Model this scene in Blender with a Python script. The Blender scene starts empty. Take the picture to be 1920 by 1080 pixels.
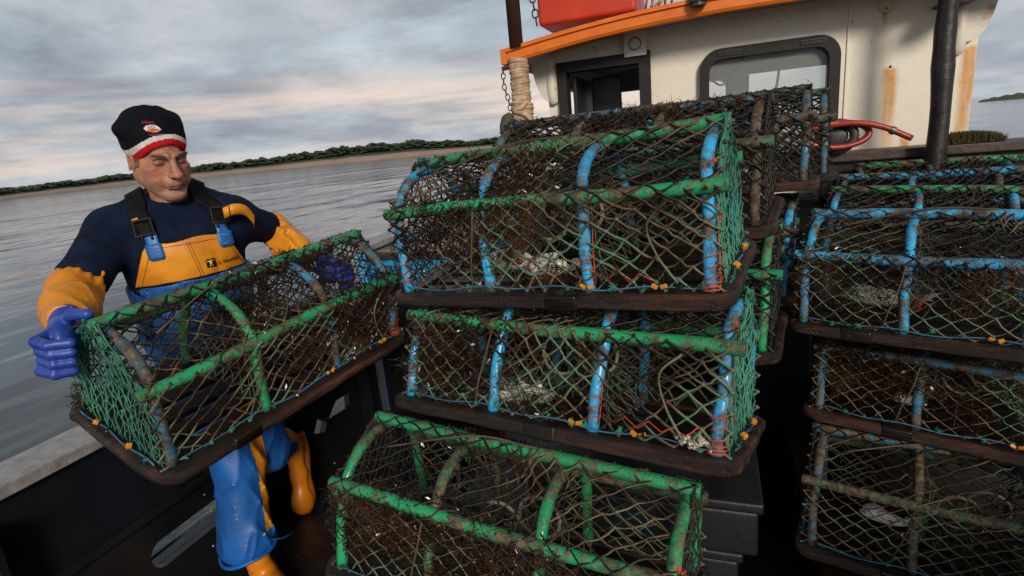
import bpy, bmesh, math, random
import numpy as np
from mathutils import Vector, Matrix, Euler
random.seed(7); rng = np.random.default_rng(7)
R = math.radians
scene = bpy.context.scene
COL = scene.collection

# ------------------------------------------------------------------ camera
cam_d = bpy.data.cameras.new('camera'); cam = bpy.data.objects.new('camera', cam_d); COL.objects.link(cam)
cam_d.sensor_width = 36; cam_d.lens = 36*1040/1920; cam_d.clip_start = .05; cam_d.clip_end = 8000
cam.matrix_world = (Matrix.Translation((0, 0, 1.62)) @ Matrix.Rotation(R(20.5), 4, 'Z')
                    @ Matrix.Rotation(R(90-14.4), 4, 'X') @ Matrix.Rotation(R(-5.39), 4, 'Z'))
scene.camera = cam

# ------------------------------------------------------------------ sky + sun
SUN_EL, SUN_AZ = 24, 150          # azimuth clockwise from +Y (boat's heading)
w = bpy.data.worlds.new('World'); scene.world = w; w.use_nodes = True
nt = w.node_tree; nt.nodes.clear()
def N(t, **k):
    n = nt.nodes.new(t)
    for a, b in k.items(): setattr(n, a, b)
    return n
L = nt.links.new
out = N('ShaderNodeOutputWorld'); bg = N('ShaderNodeBackground'); L(bg.outputs[0], out.inputs[0])
sky = N('ShaderNodeTexSky', sky_type='NISHITA', sun_disc=False)
sky.sun_elevation = R(SUN_EL); sky.sun_rotation = R(SUN_AZ)
tc = N('ShaderNodeTexCoord'); sp = N('ShaderNodeSeparateXYZ'); L(tc.outputs['Generated'], sp.inputs[0])
def M(op, a, b=None, c=None):
    n = N('ShaderNodeMath', operation=op)
    for i, v in enumerate((a, b, c)):
        if v is None: continue
        if isinstance(v, (int, float)): n.inputs[i].default_value = v
        else: L(v, n.inputs[i])
    return n.outputs[0]
zc = M('ADD', M('MAXIMUM', sp.outputs[2], 0.0), .20)
cx = M('DIVIDE', sp.outputs[0], zc); cy = M('DIVIDE', sp.outputs[1], zc)
cv = N('ShaderNodeCombineXYZ'); L(cx, cv.inputs[0]); L(cy, cv.inputs[1])
def noise(vec, scale, detail=6, rough=.55, off=(0, 0, 0), dist=0):
    mp = N('ShaderNodeMapping'); L(vec, mp.inputs[0]); mp.inputs['Location'].default_value = off
    n = N('ShaderNodeTexNoise'); L(mp.outputs[0], n.inputs['Vector'])
    n.inputs['Scale'].default_value = scale; n.inputs['Detail'].default_value = detail
    n.inputs['Roughness'].default_value = rough; n.inputs['Distortion'].default_value = dist
    return n.outputs[0]
def ramp(f, stops):
    r = N('ShaderNodeValToRGB'); L(f, r.inputs[0]); e = r.color_ramp.elements
    while len(e) < len(stops): e.new(.5)
    for i, (p, c) in enumerate(stops): e[i].position = p; e[i].color = (c[0], c[1], c[2], 1)
    return r.outputs[0]
def mixc(f, a, b):
    m = N('ShaderNodeMix', data_type='RGBA')
    if isinstance(f, (int, float)): m.inputs[0].default_value = f
    else: L(f, m.inputs[0])
    for i, v in ((6, a), (7, b)):
        if isinstance(v, tuple): m.inputs[i].default_value = (*v, 1)
        else: L(v, m.inputs[i])
    return m.outputs[2]
n1 = noise(cv.outputs[0], .95, 8, .56, (3.1, 1.7, 0), .3)
n2 = noise(cv.outputs[0], 2.6, 7, .62, (9, 4, 2), .2)
# cloud body: lilac greys from thin to thick
cloud = mixc(ramp(n2, [(.36, (0, 0, 0)), (.64, (1, 1, 1))]), (.42, .465, .52), (.57, .61, .64))
dark = ramp(n1, [(.40, (1, 1, 1)), (.56, (0, 0, 0))])
west = ramp(M('ADD', M('MULTIPLY', M('ADD', sp.outputs[0], M('MULTIPLY', sp.outputs[2], -.55)), -.5), .5), [(.66, (0, 0, 0)), (.98, (1, 1, 1))])
cloud = mixc(M('MULTIPLY', dark, M('ADD', M('MULTIPLY', west, .5), .48)), cloud, (.255, .285, .345))
# gaps between the clouds, higher up: pale blue sky from the sky texture brightened by thin haze
skyc = N('ShaderNodeVectorMath', operation='SCALE'); L(sky.outputs[0], skyc.inputs[0]); skyc.inputs['Scale'].default_value = .10
gapcol = mixc(.72, skyc.outputs[0], (.66, .80, .88))
gap = ramp(noise(cv.outputs[0], .85, 8, .60, (1.35, 5.2, 0), .3), [(.47, (0, 0, 0)), (.60, (1, 1, 1))])
hi = ramp(sp.outputs[2], [(.12, (0, 0, 0)), (.24, (1, 1, 1))])
colr = mixc(M('MULTIPLY', gap, hi), cloud, gapcol)
# peach glow in the breaks above the horizon
el = sp.outputs[2]
band = ramp(el, [(0.0, (.2, .2, .2)), (.035, (.9, .9, .9)), (.085, (1, 1, 1)), (.15, (0, 0, 0))])
hn = N('ShaderNodeCombineXYZ'); L(M('MULTIPLY', M('ARCTAN2', sp.outputs[0], sp.outputs[1]), 1.6), hn.inputs[0]); L(M('MULTIPLY', el, 16), hn.inputs[1])
pk = ramp(noise(hn.outputs[0], 1.0, 5, .55, (2.2, .6, 0), .2), [(.42, (0, 0, 0)), (.60, (1, 1, 1))])
lf = ramp(M('ADD', M('MULTIPLY', sp.outputs[0], -.5), .5), [(.40, (0, 0, 0)), (.60, (1, 1, 1))])
colr = mixc(M('MULTIPLY', M('MULTIPLY', band, pk), M('ADD', M('MULTIPLY', lf, .85), .05)), colr, (1.0, .80, .66))
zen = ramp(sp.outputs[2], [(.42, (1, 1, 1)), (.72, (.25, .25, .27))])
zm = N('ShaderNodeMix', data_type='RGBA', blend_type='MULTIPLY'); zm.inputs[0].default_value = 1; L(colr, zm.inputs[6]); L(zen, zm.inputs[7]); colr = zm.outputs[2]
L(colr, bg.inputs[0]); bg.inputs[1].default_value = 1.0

sd = bpy.data.lights.new('sun', 'SUN'); sd.energy = 2.6; sd.angle = R(14); sd.color = (1, .90, .76)
so = bpy.data.objects.new('sun', sd); COL.objects.link(so)
d = Vector((math.sin(R(SUN_AZ))*math.cos(R(SUN_EL)), math.cos(R(SUN_AZ))*math.cos(R(SUN_EL)), math.sin(R(SUN_EL))))
so.rotation_euler = d.to_track_quat('Z', 'Y').to_euler()
scene.view_settings.view_transform = 'Standard'; scene.view_settings.look = 'None'
scene.view_settings.exposure = 0; scene.view_settings.gamma = 1

# ------------------------------------------------------------------ materials
class Mat:
    def __init__(s, name):
        s.m = bpy.data.materials.new(name); s.m.use_nodes = True; s.t = s.m.node_tree
        s.b = s.t.nodes['Principled BSDF']; s.l = s.t.links.new
        s.c = s.t.nodes.new('ShaderNodeTexCoord')
    def n(s, t, **k):
        x = s.t.nodes.new(t)
        for a, b in k.items(): setattr(x, a, b)
        return x
    def noise(s, scale, detail=4, rough=.55, sc=(1, 1, 1), rnd=False, off=(0, 0, 0)):
        mp = s.n('ShaderNodeMapping'); s.l(s.c.outputs['Object'], mp.inputs[0]); mp.inputs['Scale'].default_value = sc
        mp.inputs['Location'].default_value = off
        if rnd:
            oi = s.n('ShaderNodeObjectInfo'); ml = s.n('ShaderNodeMath', operation='MULTIPLY'); s.l(oi.outputs['Random'], ml.inputs[0]); ml.inputs[1].default_value = 37
            ad = s.n('ShaderNodeVectorMath', operation='ADD'); s.l(mp.outputs[0], ad.inputs[0]); s.l(ml.outputs[0], ad.inputs[1]); v = ad.outputs[0]
        else: v = mp.outputs[0]
        x = s.n('ShaderNodeTexNoise'); s.l(v, x.inputs['Vector']); x.inputs['Scale'].default_value = scale
        x.inputs['Detail'].default_value = detail; x.inputs['Roughness'].default_value = rough
        return x.outputs[0]
    def ramp(s, f, stops):
        r = s.n('ShaderNodeValToRGB'); s.l(f, r.inputs[0]); e = r.color_ramp.elements
        while len(e) < len(stops): e.new(.5)
        for i, (p, c) in enumerate(stops):
            e[i].position = p; e[i].color = (*(c if isinstance(c, tuple) else (c, c, c)), 1)
        return r.outputs[0]
    def mix(s, f, a, b):
        m = s.n('ShaderNodeMix', data_type='RGBA')
        if isinstance(f, (int, float)): m.inputs[0].default_value = f
        else: s.l(f, m.inputs[0])
        for i, v in ((6, a), (7, b)):
            if isinstance(v, tuple): m.inputs[i].default_value = (*v, 1)
            else: s.l(v, m.inputs[i])
        return m.outputs[2]
    def math(s, op, a, b):
        m = s.n('ShaderNodeMath', operation=op)
        for i, v in ((0, a), (1, b)):
            if isinstance(v, (int, float)): m.inputs[i].default_value = v
            else: s.l(v, m.inputs[i])
        return m.outputs[0]
    def col(s, v):
        if isinstance(v, tuple): s.b.inputs['Base Color'].default_value = (*v, 1)
        else: s.l(v, s.b.inputs['Base Color'])
        return s
    def rough(s, v):
        if isinstance(v, (int, float)): s.b.inputs['Roughness'].default_value = v
        else: s.l(v, s.b.inputs['Roughness'])
        return s
    def bump(s, h, st=.3, dist=.01):
        x = s.n('ShaderNodeBump'); s.l(h, x.inputs['Height']); x.inputs['Strength'].default_value = st; x.inputs['Distance'].default_value = dist
        s.l(x.outputs[0], s.b.inputs['Normal']); return s
MT = {}
def simple(name, c1, c2=None, scale=8, rough=.5, bs=.2, bscale=60, bdist=.003, metal=0, rnd=False):
    m = Mat(name); c2 = c2 or tuple(x*.7 for x in c1)
    m.col(m.ramp(m.noise(scale, 5, .6, rnd=rnd), [(.35, c1), (.68, c2)])).rough(rough)
    if bs: m.bump(m.noise(bscale, 4), bs, bdist)
    m.b.inputs['Metallic'].default_value = metal
    MT[name] = m.m; return m
def pipe_mat(name, c, amount, crust=(.050, .033, .018)):
    m = Mat(name)
    g = m.noise(15, 7, .72, rnd=True); fine = m.noise(70, 4, .6, rnd=True)
    f = m.ramp(m.math('ADD', m.math('MULTIPLY', g, .75), m.math('MULTIPLY', fine, .25)), [(.57-amount*.3, 0.), (.67-amount*.3, 1.)])
    base = m.mix(m.ramp(m.noise(3, 2, rnd=True), [(.3, 0.), (.7, 1.)]), c, tuple(x*.62 for x in c))
    cr = m.mix(m.ramp(fine, [(.45, 0.), (.62, 1.)]), crust, (.15, .11, .065))
    m.col(m.mix(f, base, cr)); m.rough(m.ramp(f, [(0, .28), (1, .75)]))
    m.bump(m.math('MULTIPLY', f, m.math('ADD', fine, .5)), .6, .003)
    MT[name] = m.m
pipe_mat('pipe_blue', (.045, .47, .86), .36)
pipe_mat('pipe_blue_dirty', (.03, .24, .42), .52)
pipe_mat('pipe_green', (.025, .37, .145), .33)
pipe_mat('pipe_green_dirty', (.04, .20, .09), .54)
pipe_mat('pipe_crusted', (.06, .16, .13), .8)
def net_mat(name, stops, rough=.55):
    m = Mat(name); f = m.noise(4.5, 5, .6, rnd=True)
    if False: pass
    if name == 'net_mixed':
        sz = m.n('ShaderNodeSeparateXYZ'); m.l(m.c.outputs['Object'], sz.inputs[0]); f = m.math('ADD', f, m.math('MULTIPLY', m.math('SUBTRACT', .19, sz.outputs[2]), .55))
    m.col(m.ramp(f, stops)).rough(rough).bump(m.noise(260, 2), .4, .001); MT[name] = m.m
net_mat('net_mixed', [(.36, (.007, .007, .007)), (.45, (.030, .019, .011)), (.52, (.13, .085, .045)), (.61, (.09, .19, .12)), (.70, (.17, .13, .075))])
net_mat('net_black', [(.40, (.008, .009, .009)), (.62, (.035, .023, .014)), (.75, (.06, .04, .02))])
net_mat('net_green', [(.35, (.02, .06, .045)), (.5, (.04, .20, .13)), (.65, (.06, .26, .17))])
net_mat('net_yellow', [(.35, (.16, .11, .02)), (.65, (.10, .09, .02))])
net_mat('weed', [(.35, (.008, .004, .002)), (.52, (.028, .013, .006)), (.68, (.075, .038, .016))], .2)
net_mat('knot_green', [(.35, (.02, .10, .07)), (.6, (.03, .28, .18))], .7)
net_mat('twine_red', [(.38, (.16, .022, .010)), (.50, (.48, .05, .018)), (.66, (.72, .09, .03))], .6)
net_mat('twine_blue', [(.35, (.02, .07, .13)), (.6, (.06, .20, .34))], .6)
net_mat('twine_brown', [(.35, (.05, .03, .015)), (.6, (.12, .08, .045))], .7)
simple('tag_yellow', (.78, .33, .02), (.40, .15, .01), 20, .4, 0)
m = Mat('base_wood')
g = m.noise(9, 6, .65, (.35, 2.2, 2.2), rnd=True); m.col(m.ramp(g, [(.34, (.007, .004, .003)), (.50, (.022, .011, .007)), (.60, (.070, .024, .012)), (.70, (.15, .060, .032)), (.80, (.05, .03, .02))]))
m.rough(m.ramp(m.noise(22, 4, rnd=True), [(.4, .26), (.7, .62)])).bump(m.noise(34, 7, .75, (.3, 2, 2), rnd=True), 1, .012); MT['base_wood'] = m.m
m = Mat('slat_wood'); g = m.noise(12, 6, .65, (.3, 2.5, 2.5), rnd=True)
m.col(m.ramp(g, [(.35, (.004, .003, .002)), (.7, (.022, .012, .007))])).rough(.3).bump(m.noise(50, 5, .7, (.3, 2, 2)), .5, .004); MT['slat_wood'] = m.m
simple('bait_white', (.88, .85, .80), (.76, .70, .62), 7, .3, .15, 40, .002)
simple('bait_red', (.42, .05, .03), (.25, .03, .02), 20, .35, .3)
simple('shell_white', (.62, .58, .50), (.35, .28, .20), 60, .5, .6, 120, .004)
simple('ring_white', (.42, .36, .27), (.16, .10, .06), 14, .5, .3)
simple('white_paint', (.76, .71, .62), (.70, .64, .54), 3, .42, .25, 34, .004)
# cabin paint with rust runs of their own shape
m = Mat('cabin_paint')
base = m.ramp(m.noise(2.2, 6, .6), [(.3, (.84, .78, .67)), (.7, (.76, .68, .56))])
spk = m.ramp(m.noise(48, 3, .5, (1, 1, 1)), [(.70, 0.), (.76, 1.)])
base = m.mix(m.math('MULTIPLY', spk, .55), base, (.40, .27, .15))
sx = m.n('ShaderNodeSeparateXYZ'); m.l(m.c.outputs['Object'], sx.inputs[0])
wob = m.math('MULTIPLY', m.math('SUBTRACT', m.noise(7, 4, .6, (1, 1, .6)), .5), .055)
def streak(xc, hw, z0, z1, soft=.35):
    dx = m.math('ABSOLUTE', m.math('ADD', m.math('SUBTRACT', sx.outputs[0], xc), wob), 0)
    a = m.n('ShaderNodeMapRange'); m.l(dx, a.inputs[0]); a.inputs[1].default_value = hw*1.35; a.inputs[2].default_value = hw*.25; a.interpolation_type = 'SMOOTHSTEP'
    b = m.n('ShaderNodeMapRange'); m.l(sx.outputs[2], b.inputs[0]); b.inputs[1].default_value = z1+.012; b.inputs[2].default_value = z1-.012; b.interpolation_type = 'SMOOTHSTEP'
    c = m.n('ShaderNodeMapRange'); m.l(sx.outputs[2], c.inputs[0]); c.inputs[1].default_value = z0; c.inputs[2].default_value = z0+(z1-z0)*.8; c.inputs[3].default_value = soft; c.interpolation_type = 'SMOOTHSTEP'
    return m.math('MULTIPLY', a.outputs[0], m.math('MULTIPLY', b.outputs[0], c.outputs[0]))
s1 = streak(.785, .031, 1.35, 1.805, .30); s2 = streak(1.085, .035, 1.2, 1.86, .75); s3 = streak(.750, .013, 1.98, 2.06, .1)
s4 = streak(.86, .02, 1.2, 1.5, .2); s5 = streak(-.60, .006, 1.98, 2.085, .2)
st = m.math('MINIMUM', m.math('ADD', m.math('ADD', s1, s2), m.math('ADD', m.math('ADD', s3, s4), s5)), 1)
rustc = m.ramp(m.noise(30, 4, .6), [(.35, (.54, .21, .02)), (.65, (.66, .32, .05))])
fad = m.ramp(m.noise(16, 5, .65, (3, 1, .5)), [(.30, .55), (.58, 1.)])
m.col(m.mix(m.math('MULTIPLY', m.math('MULTIPLY', st, .95), fad), base, rustc)).rough(.42).bump(m.noise(26, 5, .6), .22, .006); MT['cabin_paint'] = m.m
m = Mat('bracket_paint'); m.col(m.mix(m.ramp(m.noise(12, 5, .6), [(.56, 0.), (.66, .8)]), (.72, .66, .56), (.55, .25, .05))).rough(.45); MT['bracket_paint'] = m.m
simple('orange_paint', (.80, .19, .012), (.66, .13, .01), 9, .42, .25, 60, .003)
simple('red_plastic', (.62, .05, .015), (.50, .035, .012), 6, .42, .2, 30, .003)
simple('orange_rope', (.55, .10, .03), None, 30, .6, .4, 200, .002)
simple('window_rubber', (.006, .0055, .005), (.020, .013, .010), 8, .7, .4, 40, .003)
simple('black_pipe', (.006, .005, .005), (.022, .013, .010), 14, .45, .5, 14, .012)
simple('mast_brown', (.055, .024, .020), (.035, .018, .015), 6, .45, .3)
simple('rope_beige', (.62, .47, .33), (.34, .20, .11), 26, .75, .6, 180, .003)
simple('rusty_metal', (.035, .025, .02), (.12, .045, .02), 25, .55, .5, 80, .002)
simple('dark_metal', (.03, .03, .032), (.06, .05, .045), 14, .4, .3)
simple('canvas_olive', (.10, .09, .045), (.06, .05, .03), 20, .8, .5, 100, .003)
simple('moss', (.05, .045, .012), (.09, .06, .018), 40, .9, 1, 150, .01)
dk = simple('deck_black', (.004, .004, .0045), (.012, .011, .010), 7, .27, .7, 60, .006); dk.rough(dk.ramp(dk.noise(3.2, 5, .6), [(.44, .09), (.56, .5)]))
simple('bulwark_inner', (.005, .0055, .0075), (.012, .012, .014), 4, .38, .3, 18, .006)
simple('cap_grey', (.36, .34, .33), (.20, .18, .17), 26, .36, .5, 90, .003)
simple('hull_blue', (.02, .30, .58), (.02, .22, .44), 5, .35, .25, 30, .004)
simple('hull_dark', (.012, .02, .05), None, 4, .35, 0)
simple('timber_trim', (.06, .030, .020), (.03, .016, .011), 10, .5, .5, 50, .004)
simple('timber_pale', (.42, .34, .27), (.26, .20, .16), 8, .5, .4, 60, .004)
simple('interior_grey', (.30, .31, .31), (.22, .23, .23), 5, .5, .1)
simple('interior_dark', (.022, .026, .032), None, 5, .4, 0)
simple('box_grey', (.016, .017, .020), (.008, .008, .010), 9, .45, .4, 40, .004)
simple('freeing_steel', (.16, .19, .19), (.07, .085, .09), 12, .2, .6, 30, .01)
simple('hose_red', (.36, .035, .018), (.24, .022, .012), 10, .38, .3)
simple('oilskin_yellow', (.78, .30, .012), (.60, .19, .008), 9, .48, .35, 22, .006)
simple('oilskin_blue', (.010, .115, .44), (.009, .070, .24), 5, .48, .4, 18, .008)
simple('glove_blue', (.030, .075, .42), (.016, .045, .28), 12, .42, .25, 70, .002)
simple('boot_yellow', (.74, .24, .01), (.55, .15, .008), 9, .35, .3, 30, .004)
simple('boot_sole', (.34, .095, .008), (.22, .06, .008), 14, .5, .5, 90, .003)
simple('webbing_black', (.005, .005, .0055), (.011, .01, .009), 30, .7, .5, 300, .001)
simple('tab_blue', (.02, .16, .50), None, 10, .4, .1)
simple('stitch_pale', (.16, .34, .62), None, 10, .5, 0)
simple('stitch_dark', (.20, .08, .008), None, 10, .6, 0)
simple('knit_red', (.60, .012, .022), (.45, .008, .015), 30, .85, .5, 300, .001)
simple('knit_white', (.74, .70, .68), None, 30, .85, .5, 300, .001)
simple('thread_red', (.42, .02, .03), None, 30, .7, 0)
simple('thread_orange', (.75, .14, .02), (.5, .08, .02), 200, .7, 0)
simple('thread_cyan', (.12, .42, .50), None, 30, .7, 0)
simple('print_black', (.01, .01, .01), None, 10, .4, 0)
simple('print_yellow', (.90, .62, .08), None, 10, .4, 0)
simple('shirt_grey', (.30, .30, .33), None, 40, .85, .4, 300, .001)
simple('hair_grey', (.10, .085, .075), (.18, .15, .13), 90, .7, .5, 300, .001)
m = Mat('knit_navy'); wv = m.n('ShaderNodeTexWave', wave_type='BANDS', bands_direction='Z'); mp = m.n('ShaderNodeMapping'); m.l(m.c.outputs['Object'], mp.inputs[0])
m.l(mp.outputs[0], wv.inputs[0]); wv.inputs['Scale'].default_value = 42; wv.inputs['Distortion'].default_value = 1.6; wv.inputs['Detail'].default_value = 2
m.col(m.ramp(m.noise(14, 5, .6), [(.35, (.0045, .0085, .024)), (.7, (.010, .018, .046))])).rough(.9)
m.bump(m.math('ADD', m.math('MULTIPLY', wv.outputs[1], .6), m.noise(160, 3)), .9, .003); MT['knit_navy'] = m.m
simple('knit_black', (.0035, .004, .007), (.007, .0075, .012), 30, .9, .6, 320, .0015)
m = Mat('skin'); at = m.n('ShaderNodeAttribute', attribute_name='Col')
mo = m.ramp(m.noise(26, 5, .65), [(.32, .68), (.7, 1.14)]); mm = m.n('ShaderNodeMix', data_type='RGBA', blend_type='MULTIPLY'); mm.inputs[0].default_value = 1
m.l(at.outputs[0], mm.inputs[6]); m.l(mo, mm.inputs[7]); m.col(mm.outputs[2]).rough(.52).bump(m.noise(150, 5, .7), .55, .0028)
m.b.inputs['Subsurface Weight'].default_value = .05; m.b.inputs['Subsurface Radius'].default_value = (.9, .35, .2); m.b.inputs['Subsurface Scale'].default_value = .006; MT['skin'] = m.m
m = Mat('glass'); m.b.inputs['Transmission Weight'].default_value = .84; m.rough(.03).col((.80, .84, .82)); m.b.inputs['IOR'].default_value = 1.25; MT['glass'] = m.m
m = Mat('water_drop'); m.b.inputs['Transmission Weight'].default_value = .9; m.rough(.02).col((1, 1, 1)); m.b.inputs['IOR'].default_value = 1.33; MT['water_drop'] = m.m
m = Mat('sea'); m.col((.012, .022, .028)).rough(.07); m.b.inputs['IOR'].default_value = 1.36
b1 = m.noise(.42, 3, .5, (1.0, .42, 1)); b2 = m.noise(2.2, 4, .6, (1.0, .36, 1), off=(3, 1, 0)); b3 = m.noise(.07, 3, .5, (1, .5, 1)); patch_ = m.ramp(m.noise(.12, 3, .6, (1, .4, 1), off=(7, 2, 0)), [(.42, .12), (.62, 1.)])
h = m.math('ADD', m.math('ADD', m.math('MULTIPLY', b1, .15), m.math('MULTIPLY', m.math('MULTIPLY', b2, patch_), .024)), m.math('MULTIPLY', b3, .6)); m.bump(h, 1, 1.0); MT['sea'] = m.m
simple('sand', (.42, .29, .22), (.34, .23, .17), .02, .9, 0)
simple('scrub', (.050, .066, .028), (.085, .085, .042), .05, .9, 0)
simple('tree_green', (.034, .052, .030), (.055, .075, .040), .12, .9, 0)

for k_ in ('knit_black', 'knit_navy', 'webbing_black', 'knit_red', 'knit_white', 'shirt_grey'): MT[k_].node_tree.nodes['Principled BSDF'].inputs['Specular IOR Level'].default_value = .12
# ------------------------------------------------------------------ mesh helpers
def mk(name, verts, faces, mat, parent=None, smooth=True, mats=None, midx=None):
    me = bpy.data.meshes.new(name); me.from_pydata([tuple(v) for v in np.asarray(verts, float).tolist()], [], faces if isinstance(faces, list) else faces.tolist())
    for x in (mats or [mat]): me.materials.append(MT[x])
    if smooth: me.polygons.foreach_set('use_smooth', [True]*len(me.polygons))
    if midx is not None: me.polygons.foreach_set('material_index', midx)
    me.update(); o = bpy.data.objects.new(name, me); COL.objects.link(o)
    if parent: o.parent = parent
    return o
def tag(o, label=None, cat=None, group=None, kind=None):
    for k, v in (('label', label), ('category', cat), ('group', group), ('kind', kind)):
        if v: o[k] = v
    return o
def empty(name, loc=(0, 0, 0), rot=(0, 0, 0)):
    o = bpy.data.objects.new(name, None); COL.objects.link(o); o.location = loc; o.rotation_euler = rot; o.empty_display_size = .1; return o
class MB:
    def __init__(s): s.v = []; s.f = []
    def add(s, v, f):
        k = len(s.v); s.v += [tuple(x) for x in v]; s.f += [tuple(i+k for i in q) for q in f]; return s
    def box(s, a, b, bev=0):
        x0, y0, z0 = a; x1, y1, z1 = b
        if bev <= 0:
            v = [(x, y, z) for z in (z0, z1) for x, y in ((x0, y0), (x1, y0), (x1, y1), (x0, y1))]
            return s.add(v, [(3, 2, 1, 0), (4, 5, 6, 7), (0, 1, 5, 4), (1, 2, 6, 5), (2, 3, 7, 6), (3, 0, 4, 7)])
        bm = bmesh.new(); bmesh.ops.create_cube(bm, size=1)
        for q in bm.verts: q.co = Vector(((x0+x1)/2+q.co.x*(x1-x0), (y0+y1)/2+q.co.y*(y1-y0), (z0+z1)/2+q.co.z*(z1-z0)))
        bmesh.ops.bevel(bm, geom=bm.edges[:], offset=bev, segments=3, profile=.6, affect='EDGES'); bm.verts.index_update()
        s.add([q.co[:] for q in bm.verts], [[q.index for q in f.verts] for f in bm.faces]); bm.free(); return s
    def tube(s, pts, r, n=8, closed=False, caps=True):
        P = [Vector(p) for p in pts]; k = len(P); rr = r if hasattr(r, '__len__') else [r]*k
        T = []
        for i in range(k):
            if closed: t = P[(i+1) % k]-P[i-1]
            else: t = P[min(i+1, k-1)]-P[max(i-1, 0)]
            T.append(t.normalized() if t.length > 1e-9 else Vector((0, 0, 1)))
        up = Vector((0, 0, 1)) if abs(T[0].z) < .9 else Vector((1, 0, 0)); u = T[0].cross(up).normalized(); V = []
        for i in range(k):
            u = (u-T[i]*u.dot(T[i])).normalized(); v2 = T[i].cross(u)
            for j in range(n):
                a = 2*math.pi*j/n; V.append(P[i]+(u*math.cos(a)+v2*math.sin(a))*rr[i])
        F = []
        for i in range(k if closed else k-1):
            for j in range(n):
                a = i*n; b = ((i+1) % k)*n; F.append((a+j, a+(j+1) % n, b+(j+1) % n, b+j))
        if caps and not closed: F.append(tuple(range(n))[::-1]); F.append(tuple((k-1)*n+j for j in range(n)))
        return s.add(V, F)
    def ell(s, c, r, seg=16, rings=10, jit=0, rs=None):
        V = []; F = []
        for i in range(rings+1):
            th = math.pi*i/rings
            for j in range(seg):
                ph = 2*math.pi*j/seg; q = 1+(rs.uniform(-jit, jit) if rs else 0)
                V.append((c[0]+r[0]*q*math.sin(th)*math.cos(ph), c[1]+r[1]*q*math.sin(th)*math.sin(ph), c[2]+r[2]*q*math.cos(th)))
        for i in range(rings):
            for j in range(seg): F.append((i*seg+j, (i+1)*seg+j, (i+1)*seg+(j+1) % seg, i*seg+(j+1) % seg))
        return s.add(V, F)
    def build(s, name, mat, parent=None, smooth=False): return mk(name, s.v, s.f, mat, parent, smooth)
def cat(pts, n=8, closed=False):
    P = np.array(pts, float); k = len(P); o = []
    for i in range(k if closed else k-1):
        p0 = P[(i-1) % k] if closed or i > 0 else 2*P[0]-P[1]; p1 = P[i]; p2 = P[(i+1) % k]; p3 = P[(i+2) % k] if closed or i+2 < k else 2*P[-1]-P[-2]
        for t in np.arange(n)/n: o.append(.5*((2*p1)+(-p0+p2)*t+(2*p0-5*p1+4*p2-p3)*t*t+(-p0+3*p1-3*p2+p3)*t**3))
    if not closed: o.append(P[-1])
    return [tuple(x) for x in o]
def prisms(A, B, ra, rb=None):
    """vectorised 3-sided strands; A,B (n,3)"""
    A = np.asarray(A, float); B = np.asarray(B, float); n = len(A); rb = ra if rb is None else rb
    ra = np.broadcast_to(ra, (n,))[:, None]; rb = np.broadcast_to(rb, (n,))[:, None]
    d = B-A; l = np.linalg.norm(d, axis=1, keepdims=True); d = d/np.maximum(l, 1e-9)
    h = np.where(np.abs(d[:, 2:3]) < .8, [[0, 0, 1.]], [[1., 0, 0]]); u = np.cross(d, h); u /= np.linalg.norm(u, axis=1, keepdims=True); v = np.cross(d, u)
    V = np.zeros((n, 6, 3))
    for k in range(3):
        a = 2*math.pi*k/3; o = u*math.cos(a)+v*math.sin(a); V[:, k] = A+o*ra; V[:, 3+k] = B+o*rb
    F = np.array([[0, 1, 4, 3], [1, 2, 5, 4], [2, 0, 3, 5]])[None]+6*np.arange(n)[:, None, None]
    return V.reshape(-1, 3), F.reshape(-1, 4)
def octs(Pt, r):
    Pt = np.asarray(Pt, float); n = len(Pt); r = np.broadcast_to(r, (n,))[:, None, None]
    o = np.array([[1, 0, 0], [-1, 0, 0], [0, 1, 0], [0, -1, 0], [0, 0, 1], [0, 0, -1.]]); V = Pt[:, None]+o[None]*r
    t = np.array([[0, 2, 4], [2, 1, 4], [1, 3, 4], [3, 0, 4], [2, 0, 5], [1, 2, 5], [3, 1, 5], [0, 3, 5]]); F = t[None]+6*np.arange(n)[:, None, None]
    return V.reshape(-1, 3), F.reshape(-1, 3)
def join(parts):
    V = []; F = []; k = 0
    for v, f in parts:
        if len(v) == 0: continue
        V.append(v); F += (np.asarray(f)+k).tolist(); k += len(v)
    return np.concatenate(V), F

# ------------------------------------------------------------------ sea, land
def grid_sheet(name, x0, x1, y0, y1, z, mat): return mk(name, [(x0, y0, z), (x1, y0, z), (x1, y1, z), (x0, y1, z)], [(0, 1, 2, 3)], mat, smooth=False)
SEA = -.6
tag(grid_sheet('sea_water', -4000, 4000, -600, 5000, SEA, 'sea'), kind='structure')
azs = [-80, -61.8, -49, -41.5, -33, -27.7, -19.6, -8, 4]; shr = [190, 255, 520, 600, 640, 680, 700, 900, 1200]
tpa = [-80, -61.6, -54, -49, -42.5, -35.2, -28.8, -23.6, -19.6, -8, 4]; tpe = [.004, .006, .0108, .0137, .0168, .0245, .0240, .0150, .0150, .012, .006]
naz = 420; V = []; F = []; rows = [(0, 0), (8, .35), (26, .8), (60, 1), (140, 1.05), (420, 1.1)]
rr0 = np.random.default_rng(3); lum = np.interp(np.linspace(0, 1, naz), np.linspace(0, 1, 70), rr0.normal(0, .4, 70))
for i in range(naz):
    a = -80+84*i/(naz-1); r0 = np.interp(a, azs, shr)
    for k, (dr, hh) in enumerate(rows):
        r = r0+dr*r0/500; hs = (.0045*r+.6)*hh
        te = np.interp(a, tpa, tpe); V.append((r*math.sin(R(a)), r*math.cos(R(a)), (SEA-.4 if k == 0 else SEA+(2.2+te*r0)*[0, .09, .30, .52, .84, .8][k]+lum[i]*(k > 1)*.5)))
mi = []
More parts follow.
